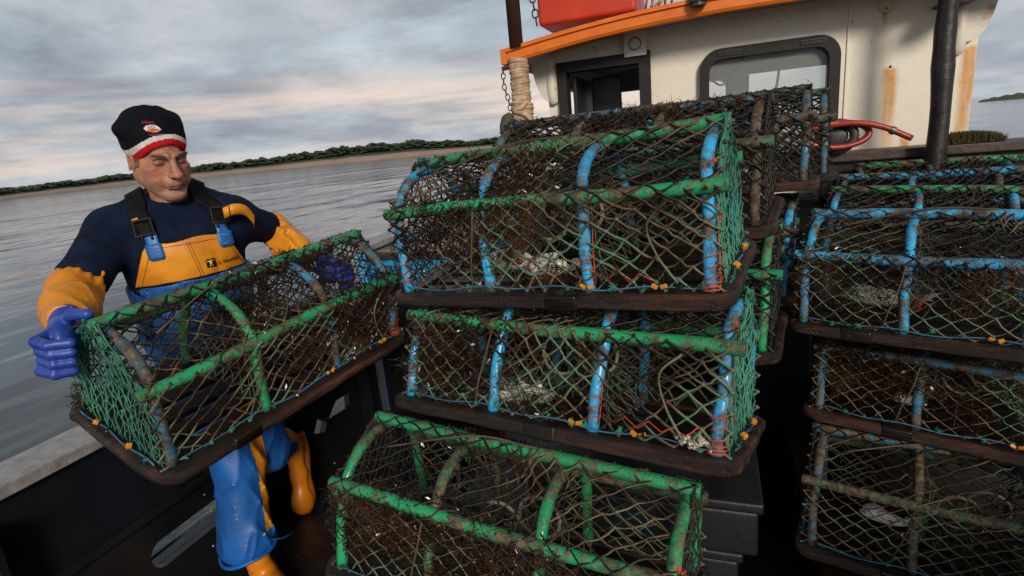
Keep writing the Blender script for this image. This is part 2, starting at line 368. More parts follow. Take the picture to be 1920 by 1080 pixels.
for i in range(naz-1):
    for k in range(len(rows)-1):
        q = len(rows); F.append((i*q+k, (i+1)*q+k, (i+1)*q+k+1, i*q+k+1)); mi.append(0 if k < 2 else 1 if k < 3 else 2)
tag(mk('shore_terrain', V, F, None, mats=['sand', 'scrub', 'tree_green'], midx=mi), kind='structure')
ico = bmesh.new(); bmesh.ops.create_icosphere(ico, subdivisions=1, radius=1); IV = np.array([v.co[:] for v in ico.verts]); ico.verts.index_update(); IF = np.array([[v.index for v in f.verts] for f in ico.faces]); ico.free()
parts = []; r9 = np.random.default_rng(5)
for i in range(9000):
    a = r9.uniform(-80, 3); r0 = np.interp(a, azs, shr); r = r0*(1+r9.uniform(.09, .20)); te = np.interp(a, tpa, tpe)
    ht = 1.62+te*r-SEA; s = r*r9.uniform(.0010, .0024); zc_ = SEA+ht*r9.uniform(.52, .90)*(1+.07*math.sin(a*1.7)+.05*math.sin(a*5.1)+.04*math.sin(a*13)); zc_ = min(zc_, SEA+ht*1.08-s*.5)
    c = np.array([r*math.sin(R(a)), r*math.cos(R(a)), zc_]); parts.append((IV*(1+r9.uniform(-.25, .25, (len(IV), 1)))*s*np.array([2.2, 2.2, .75])+c, IF))
v, f = join(parts); tag(mk('shore_woodland', v, f, 'tree_green', smooth=False), 'dark green strip of coastal woodland behind the far beach', 'woodland', kind='stuff')
V = []; F = []
for i in range(60):
    a = 19.2+i*.16; e = .0055*max(0, min(1, (a-19.6)/2.2))**.7+.0008*math.sin(a*9)*(a > 20); r = 1100
    for k, (dr, q) in enumerate([(0, 0), (20, .6), (60, 1), (200, .7)]):
        V.append(((r+dr)*math.sin(R(a)), (r+dr)*math.cos(R(a)), SEA-.3+(2.4+e*r)*q if e > 0 else SEA-.5))
for i in range(59):
    for k in range(3): F.append((i*4+k, (i+1)*4+k, (i+1)*4+k+1, i*4+k+1))
tag(mk('island_terrain', V, F, 'scrub'), kind='structure')

# ------------------------------------------------------------------ the boat
boat = empty('fishing_boat'); tag(boat, 'fishing boat deck with white wheelhouse, orange roof edge and blue bow bulwark', 'boat')
mk('deck', [(-2.03, -3, 0), (2.2, -3, 0), (2.2, 3.2, 0), (-2.03, 3.2, 0), (-2.03, -3, -.12), (2.2, -3, -.12), (2.2, 3.2, -.12), (-2.03, 3.2, -.12)],
   [(0, 1, 2, 3), (7, 6, 5, 4), (0, 4, 5, 1), (1, 5, 6, 2), (2, 6, 7, 3), (3, 7, 4, 0)], 'deck_black', boat, False)
# port bulwark with freeing ports (openings cut through)
def plate(outer, holes, thick, axis, pos, name, mat, parent):
    """polygon with holes in (a,b) extruded along axis ('x' or 'y') from pos to pos+thick"""
    bm = bmesh.new(); ed = []
    for lp in [outer]+holes:
        vs = [bm.verts.new((pos, a, b) if axis == 'x' else (a, pos, b)) for a, b in lp]
        ed += [bm.edges.new((vs[i], vs[(i+1) % len(vs)])) for i in range(len(vs))]
    r = bmesh.ops.triangle_fill(bm, use_beauty=True, edges=ed); fs = [g for g in r['geom'] if isinstance(g, bmesh.types.BMFace)]
    e = bmesh.ops.extrude_face_region(bm, geom=fs); dv = Vector((thick, 0, 0)) if axis == 'x' else Vector((0, thick, 0))
    for g in e['geom']:
        if isinstance(g, bmesh.types.BMVert): g.co += dv
    bmesh.ops.recalc_face_normals(bm, faces=bm.faces[:]); bm.verts.index_update()
    v = [q.co[:] for q in bm.verts]; f = [[q.index for q in g.verts] for g in bm.faces]; bm.free()
    return mk(name, v, f, mat, parent, False)
def rrect(a0, a1, b0, b1, r, n=6):
    o = []
    for cx_, cy_, s in ((a1-r, b1-r, 0), (a0+r, b1-r, 90), (a0+r, b0+r, 180), (a1-r, b0+r, 270)):
        for i in range(n+1): t = R(s+90*i/n); o.append((cx_+r*math.cos(t), cy_+r*math.sin(t)))
    return o
ports = [rrect(1.18, 1.54, .175, .285, .05), [(2.12, .24), (2.20, .20), (2.23, .25), (2.17, .31)], [(2.25, .26), (2.44, .24), (2.45, .32), (2.33, .325)], rrect(.25, .6, .18, .29, .05), rrect(-.7, -.35, .18, .29, .05)]
plate([(-3, 0), (2.74, 0), (2.74, .75), (-3, .75)], ports, -.035, 'x', -1.985, 'bulwark', 'bulwark_inner', boat)
b = MB(); b.box((-2.14, -3, .752), (-1.955, 2.74, .792), .006); b.build('cap_rail', 'cap_grey', boat)
b = MB(); b.box((-2.158, -3, .735), (-2.142, 2.74, .778), .003); b.build('rubbing_strip', 'timber_trim', boat)
b = MB()
for y in (-.9, -.1, .75, 1.65, 2.55): b.box((-1.983, y-.012, 0.0), (-1.90, y+.012, .70), .003)
b.box((-1.983, -3, .40), (-1.955, 2.7, .43), .004); b.build('bulwark_stay', 'bulwark_inner', boat)
b = MB(); b.box((-2.13, -3, -.9), (-2.022, 2.8, .735)); b.box((-2.13, -3, -.9), (2.3, -2.95, .0))
hull = b
# hull plating outside is kept clear of the ports
hull = MB(); hull.box((-2.10, -3, -.9), (-2.03, 2.76, .12)); hull.box((-2.10, -3, .34), (-2.03, 2.76, .735)); hull.build('hull_side', 'hull_dark', boat)
# bright wet steel sill in the big port
b = MB(); b.box((-2.20, 1.10, .15), (-2.105, 1.62, .165), .003); b.build('port_sill', 'freeing_steel', boat)
# raised blue bow bulwark, curving in to the stem
cen = cat([(-2.0, 2.76), (-2.0, 3.4), (-1.93, 4.2), (-1.70, 5.2), (-1.2, 6.3), (-.35, 7.2), (.15, 7.45), (.65, 7.2), (1.5, 6.3), (2.0, 5.2), (2.23, 4.2), (2.3, 3.2)], 6)
V = []; F = []; V2 = []; F2 = []; V3 = []
for i, (x, y) in enumerate([(p[0], p[1]) for p in cen]):
    h = 1.085+.06*max(0, y-2.76)**1.15*.6; dx, dy = .15-x, 4-y; l = math.hypot(dx, dy); nx, ny = dx/l, dy/l
    V += [(x, y, .80), (x, y, h), (x+nx*.05, y+ny*.05, h), (x+nx*.05, y+ny*.05, .80)]; V3 += [(x, y, -.7), (x, y, .797), (x+nx*.05, y+ny*.05, .797), (x+nx*.05, y+ny*.05, -.7)]
    V2 += [(x-nx*.05, y-ny*.05, h+.002), (x-nx*.05, y-ny*.05, h+.035), (x+nx*.09, y+ny*.09, h+.035), (x+nx*.09, y+ny*.09, h+.002)]
for i in range(len(cen)-1):
    for k in range(4): F.append((i*4+k, i*4+4+k, i*4+4+(k+1) % 4, i*4+(k+1) % 4))
    for k in range(4): F2.append((i*4+k, i*4+4+k, i*4+4+(k+1) % 4, i*4+(k+1) % 4))
F.append((0, 1, 2, 3)); F2.append((0, 1, 2, 3))
mk('bow_bulwark', V, F, 'hull_blue', boat, False); mk('bow_plating', V3, F, 'hull_dark', boat, False); mk('bow_cap', V2, F2, 'cap_grey', boat, False)
b = MB(); b.box((-1.948, 2.80, .86), (-1.30, 4.6, 1.035), .006)
for x in (-1.93, -1.80, -1.62, -1.45): b.box((x, 2.775, .875), (x+.035, 2.80, 1.03), .004)
lk = b.build('side_locker', 'hull_blue', boat)
b = MB(); b.box((-1.948, 2.765, 1.037), (-1.28, 2.81, 1.075), .004); b.box((-1.948, 2.765, .83), (-1.28, 2.81, .868), .004); b.build('locker_trim', 'timber_trim', lk)
b = MB(); b.box((-1.945, 2.813, 1.037), (-1.29, 4.6, 1.068), .004); b.build('locker_top', 'timber_pale', lk)
b = MB(); b.box((-1.95, 2.83, 0), (-1.3, 4.5, .828)); b.build('locker_base', 'bulwark_inner', lk)
mk('foredeck', [(-1.9, 4.65, .9), (2.1, 4.65, .9), (1.4, 6.2, .95), (.15, 7.3, 1), (-1.1, 6.2, .95)], [(0, 1, 2, 3, 4)], 'deck_black', boat, False)
# starboard bulwark, hidden behind the stacks but part of the boat
b = MB(); b.box((2.2, -3, -.7), (2.26, 3.2, .75)); b.build('bulwark', 'bulwark_inner', boat)

# wheelhouse
WX0, WX1, WY = -.868, 1.112, 3.2
def camber(x): return 2.150-(.070 if x < .12 else .022)*(x-.12)**2
xs = np.linspace(WX0, WX1, 16)
outer = [(WX0, 0), (WX1, 0)]+[(x, camber(x)-.002) for x in xs[::-1]]
win1 = [(-.770, 1.30), (-.345, 1.30), (-.345, 2.0), (-.770, 2.0)]
win2 = rrect(-.035, .550, 1.44, 1.962, .075)
wh = plate(outer, [win1, win2], .045, 'y', WY, 'wheelhouse', 'cabin_paint', boat)
fw = plate([(WX0, 0.9)]+[(WX1, 0.9)]+[(x, camber(x)-.002) for x in xs[::-1]], [rrect(-.76, -.42, 1.52, 1.95, .06), rrect(-.30, .10, 1.52, 1.95, .06), rrect(.20, .92, 1.52, 1.97, .06)], .04, 'y', 4.75, 'front_wall', 'interior_grey', wh)
plate([(3.246, 0), (4.749, 0), (4.749, camber(WX0)), (3.246, camber(WX0))], [rrect(3.5, 4.45, 1.52, 1.92, .06)], .045, 'x', WX0, 'side_wall', 'cabin_paint', wh)
plate([(3.246, 0), (4.749, 0), (4.749, camber(WX1)), (3.246, camber(WX1))], [rrect(3.5, 4.45, 1.52, 1.92, .06)], -.045, 'x', WX1, 'side_wall', 'cabin_paint', wh)
# inner lining of the aft wall so that the inside reads grey
def frame_ring(outer, inner, y0, y1, name, mat, parent):
    n = len(outer); V = [(a, y, z) for y in (y0, y1) for a, z in outer]+[(a, y, z) for y in (y0, y1) for a, z in inner]; F = []
    for i in range(n):
        j = (i+1) % n; F += [(i, j, 2*n+j, 2*n+i), (n+j, n+i, 3*n+i, 3*n+j), (i, n+i, n+j, j), (2*n+i, 2*n+j, 3*n+j, 3*n+i)]
    return mk(name, V, F, mat, parent, False)
f1 = frame_ring([(-.800, 1.28), (-.302, 1.28), (-.302, 2.030), (-.800, 2.030)], [(-.752, 1.32), (-.360, 1.32), (-.360, 1.975), (-.752, 1.975)], 3.165, 3.255, 'window_frame', 'window_rubber', wh)
f2 = frame_ring(rrect(-.058, .574, 1.41, 1.990, .10), rrect(-.012, .526, 1.46, 1.940, .060), 3.165, 3.25, 'window_frame', 'window_rubber', wh)
b = MB()
for (x, z) in ((.03, 1.966), (.40, 1.966)):
    for k in range(3): b = MB(); b.box((x, 3.158, z-.012+k*.008), (x+.11, 3.164, z-.008+k*.008)); b.build('vent_slot', 'dark_metal', f2)
b = MB(); b.box((-.011, 3.212, 1.461), (.525, 3.218, 1.939)); b.build('window_pane', 'glass', f2)
b = MB(); b.box((-.740, 3.262, 1.25), (-.72, 3.70, 1.96), .004); b.build('hinged_panel', 'interior_dark', wh)
b = MB(); b.box((-.70, 3.60, 1.2), (-.52, 3.63, 1.97), .01); b.box((-.395, 3.9, 1.2), (-.36, 4.7, 2.0), .01); b.build('inner_bulkhead', 'interior_dark', wh)
b = MB(); b.tube(cat([(.0, 3.4, 1.86), (.05, 3.4, 1.83), (.10, 3.4, 1.87), (.14, 3.38, 1.93), (.2, 3.36, 2.0)], 6), .006, 6); b.build('cable', 'dark_metal', wh)
b = MB(); b.box((.09, 3.6, 1.2), (.20, 3.75, 1.9), .02); b.tube([(.20, 3.62, 1.72), (.2, 3.66, 1.62)], .05, 10); b.build('instrument_case', 'interior_grey', wh)
b = MB(); b.tube([(.46, 4.7, 1.97), (.40, 4.72, 1.50)], .010, 6); b.build('wiper_arm', 'dark_metal', wh)
# roof: orange rim around a cambered slab with overhang
rx = np.linspace(-1.0, 1.27, 24); V = []; F = []
Y0, Y1 = 2.95, 4.95
for x in rx:
    zb = camber(x)-.0
    V += [(x, Y0+.035, zb), (x, Y1, zb), (x, Y1, zb+.03), (x, Y0+.035, zb+.03)]
for i in range(len(rx)-1):
    for k in range(4): F.append((i*4+k, i*4+(k+1) % 4, i*4+4+(k+1) % 4, i*4+4+k))
F += [(0, 3, 2, 1), (92, 93, 94, 95)]
roof = mk('roof', V, F, 'white_paint', wh, False)
b = MB(); prof = [(-.0, -.030), (-.022, -.028), (-.030, -.015), (-.030, .022), (-.042, .028), (-.042, .046), (-.02, .050), (.034, .046), (.034, -.028)]
V = []; n = len(prof)
for x in rx:
    for (dy, dz) in prof: V.append((x-.0, Y0+dy, camber(x)+dz-.006))
F = [(i*n+k, (i+1)*n+k, (i+1)*n+(k+1) % n, i*n+(k+1) % n) for i in range(len(rx)-1) for k in range(n)]; F += [tuple(range(n)), tuple((len(rx)-1)*n+k for k in range(n))[::-1]]
mk('roof_rim', V, F, 'orange_paint', roof, False)
b = MB(); zl, zr = camber(-1.0), camber(1.27)
b.box((-1.034, Y0-.035, zl-.036), (-1.002, Y1, zl+.042), .006); b.build('roof_rim', 'orange_paint', roof); b = MB(); b.box((1.272, Y0-.035, zr-.036), (1.304, Y1, zr+.042), .006); b.build('roof_rim', 'orange_paint', roof)
# brackets under the roof overhang (curved gussets)
def gusset(name, xw, sgn):
    pr = [(0, camber(xw)-.004)]+[(sgn*.115*math.cos(t)**.7 if math.cos(t) > 1e-6 else 0, camber(xw)-.03-.225*math.sin(t)**1.6) for t in np.linspace(.12, math.pi/2, 9)]
    V = [(xw+a, y, z) for y in (3.165, 3.199) for a, z in pr]; k = len(pr)
    F = [tuple(range(k)), tuple(k+i for i in range(k))[::-1]]+[(i, k+i, k+(i+1) % k, (i+1) % k) for i in range(k)]
    return mk(name, V, F, 'bracket_paint', wh, False)
gusset('roof_bracket', WX0+.035, -1); gusset('roof_bracket', WX1-.06, 1)
def bulge_tube(x, z0, z1, name):
    b = MB(); b.tube(cat([(x, 3.195, z1), (x, 3.18, (z0+z1)/2), (x, 3.183, z0+.03), (x, 3.20, z0)], 5), [.03]*15+[.02], 12); return b.build(name, 'bracket_paint', wh, True)
bulge_tube(WX1-.08, 1.84, 2.08, 'roof_bracket'); bulge_tube(WX0+.03, 1.83, 2.07, 'roof_bracket')
# loudspeaker plate with ring
b = MB(); b.box((-.432, 3.148, 2.008), (-.317, 3.164, 2.128), .004); spk = b.build('loudspeaker', 'white_paint', wh)
b = MB(); b.tube([(-.3745+.030*math.cos(t), 3.147, 2.068+.030*math.sin(t)) for t in np.linspace(0, 2*math.pi, 28)[:-1]], .0028, 6, closed=True); b.build('grille_ring', 'dark_metal', spk)
b = MB()
for x, z in ((-.424, 2.02), (-.326, 2.018), (-.424, 2.118), (-.327, 2.116)): b.ell((x, 3.147, z), (.003, .002, .003), 8, 5)
b.build('screw', 'rusty_metal', spk)
b = MB(); b.ell((-.3745, 3.150, 2.068), (.026, .006, .026), 20, 8); b.build('speaker_cone', 'white_paint', spk)
# roof-edge screws and the small lamp
b = MB()
for x in (-.34, -.20, -.06, .02, .10): b.box((x, 3.02, camber(x)-.03), (x+.006, 3.03, camber(x)+.0))
b.build('bolt', 'rusty_metal', roof)
for x, z, r_ in ((.785, 1.812, .006), (.750, 2.068, .005), (-.60, 2.09, .004), (.62, 2.03, .003), (.30, 2.08, .003), (.98, 1.66, .003), (.70, 1.93, .0025), (-.18, 1.99, .0025)):
    b = MB(); b.ell((x, 3.199, z), (r_, .004, r_), 10, 6); b.build('bolt', 'rusty_metal', wh, True)
b = MB(); b.box((.60, 3.193, 1.45), (.612, 3.1995, 2.11), .002); b.build('weld_seam', 'cabin_paint', wh)
b = MB(); b.tube(cat([(.725, 3.19, 2.13), (.722, 3.188, 2.07), (.760, 3.188, 2.045), (.778, 3.188, 2.07), (.776, 3.19, 2.13)], 6), .0045, 6); b.build('grab_handle', 'bracket_paint', wh, True)
lm = MB(); lm.tube([(-.055, 2.89, 2.165), (-.055, 2.89, 2.215)], .042, 16); lm.tube([(-.055, 2.89, 2.15), (-.055, 2.89, 2.164)], .034, 16)
lm.build('deck_light', 'dark_metal', roof, False)
# front mast, wrapped with rope; brown pole
b = MB(); b.tube([(-.934, 2.93, .0), (-.940, 2.93, 1.4), (-.945, 2.925, 2.045)], .036, 14); b.tube([(-.945, 2.925, 2.10), (-.950, 2.925, 3.4)], .036, 14); ms = b.build('mast_pole', 'mast_brown', boat, True)
hel = []
for i in range(520):
    t = i/519; z = 1.715+.335*t; rr = .041+(.014 if z < 1.83 else .004)*math.sin(min(1, (z-1.70)/.13)*math.pi/2)+.002*math.sin(i*.9); a = i*.42
    hel.append((-.942+rr*math.cos(a), 2.928+rr*math.sin(a), z+.004*math.sin(a*1.0+z*30)))
b = MB(); b.tube(hel, [.0066+.0022*math.sin(i*.42*.37) for i in range(520)], 6); b.tube(cat([(-.90, 2.88, 1.83), (-.93, 2.865, 1.80), (-.965, 2.87, 1.79), (-.90, 2.87, 1.76), (-.885, 2.885, 1.72), (-.93, 2.87, 1.735), (-.97, 2.88, 1.76)], 8), .013, 8)
b.tube([(-.94, 2.928, 1.62), (-.942, 2.928, 1.715)], .043, 12); b.build('rope_binding', 'rope_beige', ms, True)
b = MB(); b.tube([(-1.035, 2.93, 2.01), (-.95, 2.93, 2.013)], .011, 8); b.build('pin', 'dark_metal', ms)
# black pipe on the wheelhouse front
b = MB(); b.tube([(.893+.004*math.sin(z*9), 2.88+.003*math.sin(z*7+1), z) for z in np.linspace(.4, 2.6, 30)], [.038+.0025*math.sin(z*15)+.002*math.sin(z*37) for z in np.linspace(.4, 2.6, 30)], 16); b.build('exhaust_pipe', 'black_pipe', boat, True)
b = MB(); b.box((.93, 2.90, 2.03), (1.05, 3.198, 2.045), .003); b.build('pipe_clamp', 'dark_metal', boat)
b = MB(); b.box((.46, 2.965, 1.405), (2.1, 3.16, 1.447), .006); b.build('timber_shelf', 'timber_trim', boat)
b = MB(); b.box((.5, 3.0, .3), (2.05, 3.15, 1.404)); b.build('net_bin', 'bulwark_inner', boat)
b = MB(); b.box((-.8, 2.98, .0), (.48, 3.17, 1.25), .01); b.build('dark_gap_fill', 'bulwark_inner', boat)  # dark box added so the gap between the stacks reads as deep shade
b = MB(); b.box((1.12, -.70, .0), (2.1, .62, 1.12), .02); b.build('unseen_shade_box', 'bulwark_inner', boat)  # unseen box added beside the camera to keep sun off the lower right stack
# loose things near the wheelhouse
def chain(name, pts, lk_len, r, label, catg='chain'):
    P = [Vector(p) for p in cat(pts, 24)]; acc = 0; cen_ = [P[0]]; 
    for i in range(1, len(P)):
        acc += (P[i]-P[i-1]).length
        if acc >= lk_len*.72: cen_.append(P[i]); acc = 0
    b = MB()
    for i in range(len(cen_)):
        t = (cen_[min(i+1, len(cen_)-1)]-cen_[max(i-1, 0)]).normalized(); u = t.cross(Vector((0, 1, 0))).normalized() if i % 2 else t.cross(Vector((1, .2, 0))).normalized(); h = lk_len/2-r; wd = lk_len*.30
        loop = [cen_[i]+t*(h*.6*(1 if math.sin(a) > 0 else -1)*(abs(math.sin(a))**.35)+h*.4*math.sin(a))+u*(wd*math.cos(a)) for a in np.linspace(0, 2*math.pi, 15)[:-1]]
        b.tube(loop, r, 5, closed=True)
    o = b.build(name, 'rusty_metal', None, True); tag(o, label, catg); return o
chain('hanging_chain', [(-1.03, 2.925, 2.0), (-1.03, 2.925, 1.92), (-1.015, 2.925, 1.86), (-1.005, 2.92, 1.80)], .036, .0032, 'thin rusty chain hanging from the mast pin beside the rope-bound pole')
chain('shackle_chain', [(-.850, 2.95, 2.36), (-.846, 2.95, 2.30), (-.838, 2.945, 2.25), (-.832, 2.94, 2.20)], .050, .0042, 'short rusty chain standing against the red crate on the roof')
b = MB(); rs_ = random.Random(2); b.ell((-1.02, 2.91, 1.70), (.050, .045, .085), 14, 10, .06, rs_); b.ell((-1.0, 2.90, 1.60), (.045, .045, .06), 12, 8, .08, rs_)
tag(b.build('canvas_bag', 'canvas_olive', None, True), 'olive canvas bag hung under the chain behind the upper pots', 'bag')
cr = empty('red_crate', (-.585, 3.16, 2.185)); tag(cr, 'bright red plastic crate sitting on the orange roof edge', 'crate')
b = MB(); b.box((-.245, -.20, .004), (.245, .20, .40), .02); b.build('body', 'red_plastic', cr, True)
b = MB(); b.box((-.262, -.215, .36), (.262, .215, .42), .01); b.build('rim', 'red_plastic', cr)
b = MB()
for k in range(5): b.tube(cat([(-.30+.03*k, 2.99, 2.19), (-.29+.03*k, 2.96, 2.22+.01*(k % 2)), (-.27+.035*k, 2.98, 2.30), (-.24+.03*k, 3.02, 2.42)], 5), .006, 6)
tag(b.build('rope_bundle', 'orange_rope', None, True), 'bundle of orange and pale rope beside the red crate on the roof', 'rope')
b = MB()
for k in range(3): b.tube(cat([(-.275+.02*k, 2.975, 2.195), (-.25+.02*k, 2.95, 2.225), (-.24+.02*k, 2.97, 2.32)], 5), .005, 6)
tag(b.build('wire_bundle', 'knit_white', None, True), 'white wire loops beside the red crate on the roof', 'wire')
hs = empty('deck_hose', (.56, 2.93, 1.447)); tag(hs, 'red rubber hose coiled on the timber shelf against the wheelhouse', 'hose')
b = MB(); lp = []
for i in range(120):
    t = i/119*2*math.pi*2.1; lp.append((.125*math.cos(t)-.03, .035*math.sin(t*.5)-.012*i/119, .055+.105*abs(math.sin(t*.5)) if False else .03+.085*(1+math.sin(t))*.62))
b.tube(lp, .013, 10); b.tube(cat([(-.10, -.03, .125), (.02, -.04, .130), (.13, -.045, .105), (.245, -.05, .045)], 8), .013, 10); b.build('hose', 'hose_red', hs, True)
b = MB(); b.tube([(.165, -.048, .088), (.180, -.048, .080)], .0175, 10); b.build('clamp', 'dark_metal', hs)
b = MB(); b.tube([(-.03+.07*math.cos(t), .0, .075+.06*math.sin(t)) for t in np.linspace(0, 2*math.pi, 24)[:-1]], .02, 8, closed=True); b.ell((-.03, .01, .075), (.05, .01, .045), 16, 8); b.build('reel', 'dark_metal', hs, True)
v, f = [], []
A_ = np.column_stack([r9.uniform(.93, 1.17, 2600), r9.uniform(2.97, 3.10, 2600), np.full(2600, 1.449)]); edge = 1-((A_[:, 0]-1.05)/.125)**2; A_ = A_[edge > 0]; edge = edge[edge > 0]
B_ = A_+np.column_stack([r9.normal(0, .008, len(A_)), r9.normal(0, .008, len(A_)), (.012+.035*edge**.5)*r9.uniform(.6, 1.1, len(A_))]); v, f = prisms(A_, B_, .0018, .0007)
tag(mk('moss_mat', v, f, 'moss'), 'mossy brown brush-like mat lying on the shelf beside the black pipe', 'mat')
# grey boxes under the stack
for i, (a, b_, lab) in enumerate([((-.48, 1.24, .60), (.104, 1.62, .755), 'upper grey fish box wedged under the right end of the front pots'), ((-.50, 1.27, .43), (.062, 1.62, .585), 'lower grey fish box beneath the upper grey box by the front pots')]):
    o = empty('fish_box', ((a[0]+b_[0])/2, (a[1]+b_[1])/2, a[2])); tag(o, lab, 'fish box', 'grey fish boxes'); hx, hy, hz = (b_[0]-a[0])/2, (b_[1]-a[1])/2, b_[2]-a[2]
    q = MB(); q.box((-hx, -hy, 0), (hx, hy, hz-.03), .012); q.build('body', 'box_grey', o, True)
    q = MB(); q.box((-hx-.01, -hy-.01, hz-.028), (hx+.01, hy+.01, hz), .008); q.build('rim', 'box_grey', o, True)
hb = empty('deck_hatch', (-.4, 1.35, 0)); tag(hb, 'dark wooden hatch box on the deck carrying the left stack of pots', 'hatch')
q = MB(); q.box((-.42, -.62, 0), (.44, 1.15, .40), .01); q.build('coaming', 'deck_black', hb)
q = MB(); q.box((-.44, -.64, .402), (.46, 1.17, .425), .006); q.build('lid', 'slat_wood', hb)
hb = empty('deck_hatch', (.98, 1.9, 0)); tag(hb, 'dark wooden hatch box on the deck carrying the right stack of pots', 'hatch')
q = MB(); q.box((-.66, -.35, 0), (.9, 1.1, .30), .01); q.build('coaming', 'deck_black', hb)
q = MB(); q.box((-.68, -.37, .302), (.92, 1.12, .325), .006); q.build('lid', 'slat_wood', hb)
# ------------------------------------------------------------------ lobster pots
CL, CW, CH, MY, MZ, TY = .832, .42, .323, .145, .226, .019
HX = CL/2-.045
def hoop_path():
    return cat([(-.166, .028), (-.158, .11), (-MY+.006, MZ-.03), (-MY+.022, MZ+.018), (-.07, CH-.033), (TY, CH-.016), (.085, CH-.033), (MY-.018, MZ+.018), (MY-.004, MZ-.03), (.158, .11), (.166, .028)], 4)
NP = np.array([(-.172, .030), (-.166, .12), (-MY-.019, MZ+.004), (-MY-.004, MZ+.018), (-.062, .292), (TY-.012, CH+.014), (TY+.012, CH+.014), (.098, .292), (MY+.004, MZ+.018), (MY+.019, MZ+.004), (.166, .12), (.172, .030)])
NS = np.concatenate([[0], np.cumsum(np.linalg.norm(np.diff(NP, axis=0), axis=1))]); ST = NS[-1]
def prof(s): return np.interp(s, NS, NP[:, 0]), np.interp(s, NS, NP[:, 1])
def lownoise(rs, u, v, k=5):
    o = np.zeros_like(u)
    for i in range(k):
        a, b_, c = rs.uniform(-9, 9), rs.uniform(-9, 9), rs.uniform(0, 6.28); o += np.sin(a*u*1.6+b_*v*1.6+c)
    return o/k
def netting(rs, dx, ds, r, gx, gs, pull=.55, hole=0):
    nu = int(round(.79/dx)); ns = int(round(ST/ds)); I, J = np.meshgrid(np.arange(nu+1), np.arange(ns+1), indexing='ij')
    ok = (I+J) % 2 == 0; u = -.395+I*.79/nu+0.; s = J*ST/ns
    k = np.exp(-((s-gs)/.20)**2)*np.exp(-((u-gx)/.19)**2)
    inner = (np.abs(u) < .37)
    u2 = u+(gx-u)*k*pull+.010*lownoise(rs, u*2, s*2)*inner+rs.normal(0, .0026, u.shape)*inner
    s2 = np.clip(s+.016*lownoise(rs, u*2, s*2)+rs.normal(0, .0026, u.shape), .0, ST)
    s2 = np.where(J == 0, 0, np.where(J == ns, ST, s2))
    y, z = prof(s2); sag = .007*np.abs(lownoise(rs, u*3, s*3))+.010*k; dd = np.hypot(y-.0, z-.13)+1e-6
    mid = np.minimum(np.abs(s2[..., None]-NS[[2, 5, 9]]).min(-1)/.05, 1)
    y = y-(y/dd)*sag*mid; z = z-((z-.13)/dd)*sag*mid
    P = np.stack([u2, y, z], -1); A = []; B = []
    for di in (1, -1):
        i0 = I[:, :-1][ok[:, :-1]]; j0 = J[:, :-1][ok[:, :-1]]; i1 = i0+di; q = (i1 >= 0) & (i1 <= nu); i0, j0, i1 = i0[q], j0[q], i1[q]
        A.append(P[i0, j0]); B.append(P[i1, j0+1])
    # edges along the ends close the mesh
    A = np.concatenate(A); B = np.concatenate(B)
    if hole:
        kp = rs.random(len(A)) > hole; A, B = A[kp], B[kp]
    Mi = (A+B)/2+rs.normal(0, .0016, A.shape)+np.array([0, 0, -.0014])
    rr = r*rs.uniform(.8, 1.25, len(A)); kn = P[ok]
    return [prisms(A, Mi, rr), prisms(Mi, B, rr), octs(kn, r*rs.uniform(1.5, 2.3, len(kn)))]
def end_net(rs, x, dy, dz, r):
    nz = int(round(.30/dz)); nt = int(round(.33/dy)); I, J = np.meshgrid(np.arange(nt+1), np.arange(nz+1), indexing='ij'); ok = (I+J) % 2 == 0
    z = .028+J*(.302/nz); t = -1+2*I/nt
    zz = np.array([.028, MZ, MZ+.02, CH+.008]); hw = np.interp(z, zz, [.168, .150, .140, .022]); yc = np.interp(z, zz, [0, 0, 0, TY])
    P = np.stack([x+rs.normal(0, .0025, z.shape)-np.sign(x)*.012*np.sin(np.pi*J/nz)*(1-t*t)+0*z, yc+t*hw+rs.normal(0, .0015, z.shape), z+rs.normal(0, .003, z.shape)*(J > 0)], -1); A = []; B = []
    for di in (1, -1):
        i0 = I[:, :-1][ok[:, :-1]]; j0 = J[:, :-1][ok[:, :-1]]; i1 = i0+di; q = (i1 >= 0) & (i1 <= nt); i0, j0, i1 = i0[q], j0[q], i1[q]
        A.append(P[i0, j0]); B.append(P[i1, j0+1])
    A = np.concatenate(A); B = np.concatenate(B); Mi = (A+B)/2+rs.normal(0, .0014, A.shape); kn = P[ok]
    return [prisms(A, Mi, r), prisms(Mi, B, r), octs(kn, r*rs.uniform(1.4, 2.0, len(kn)))]
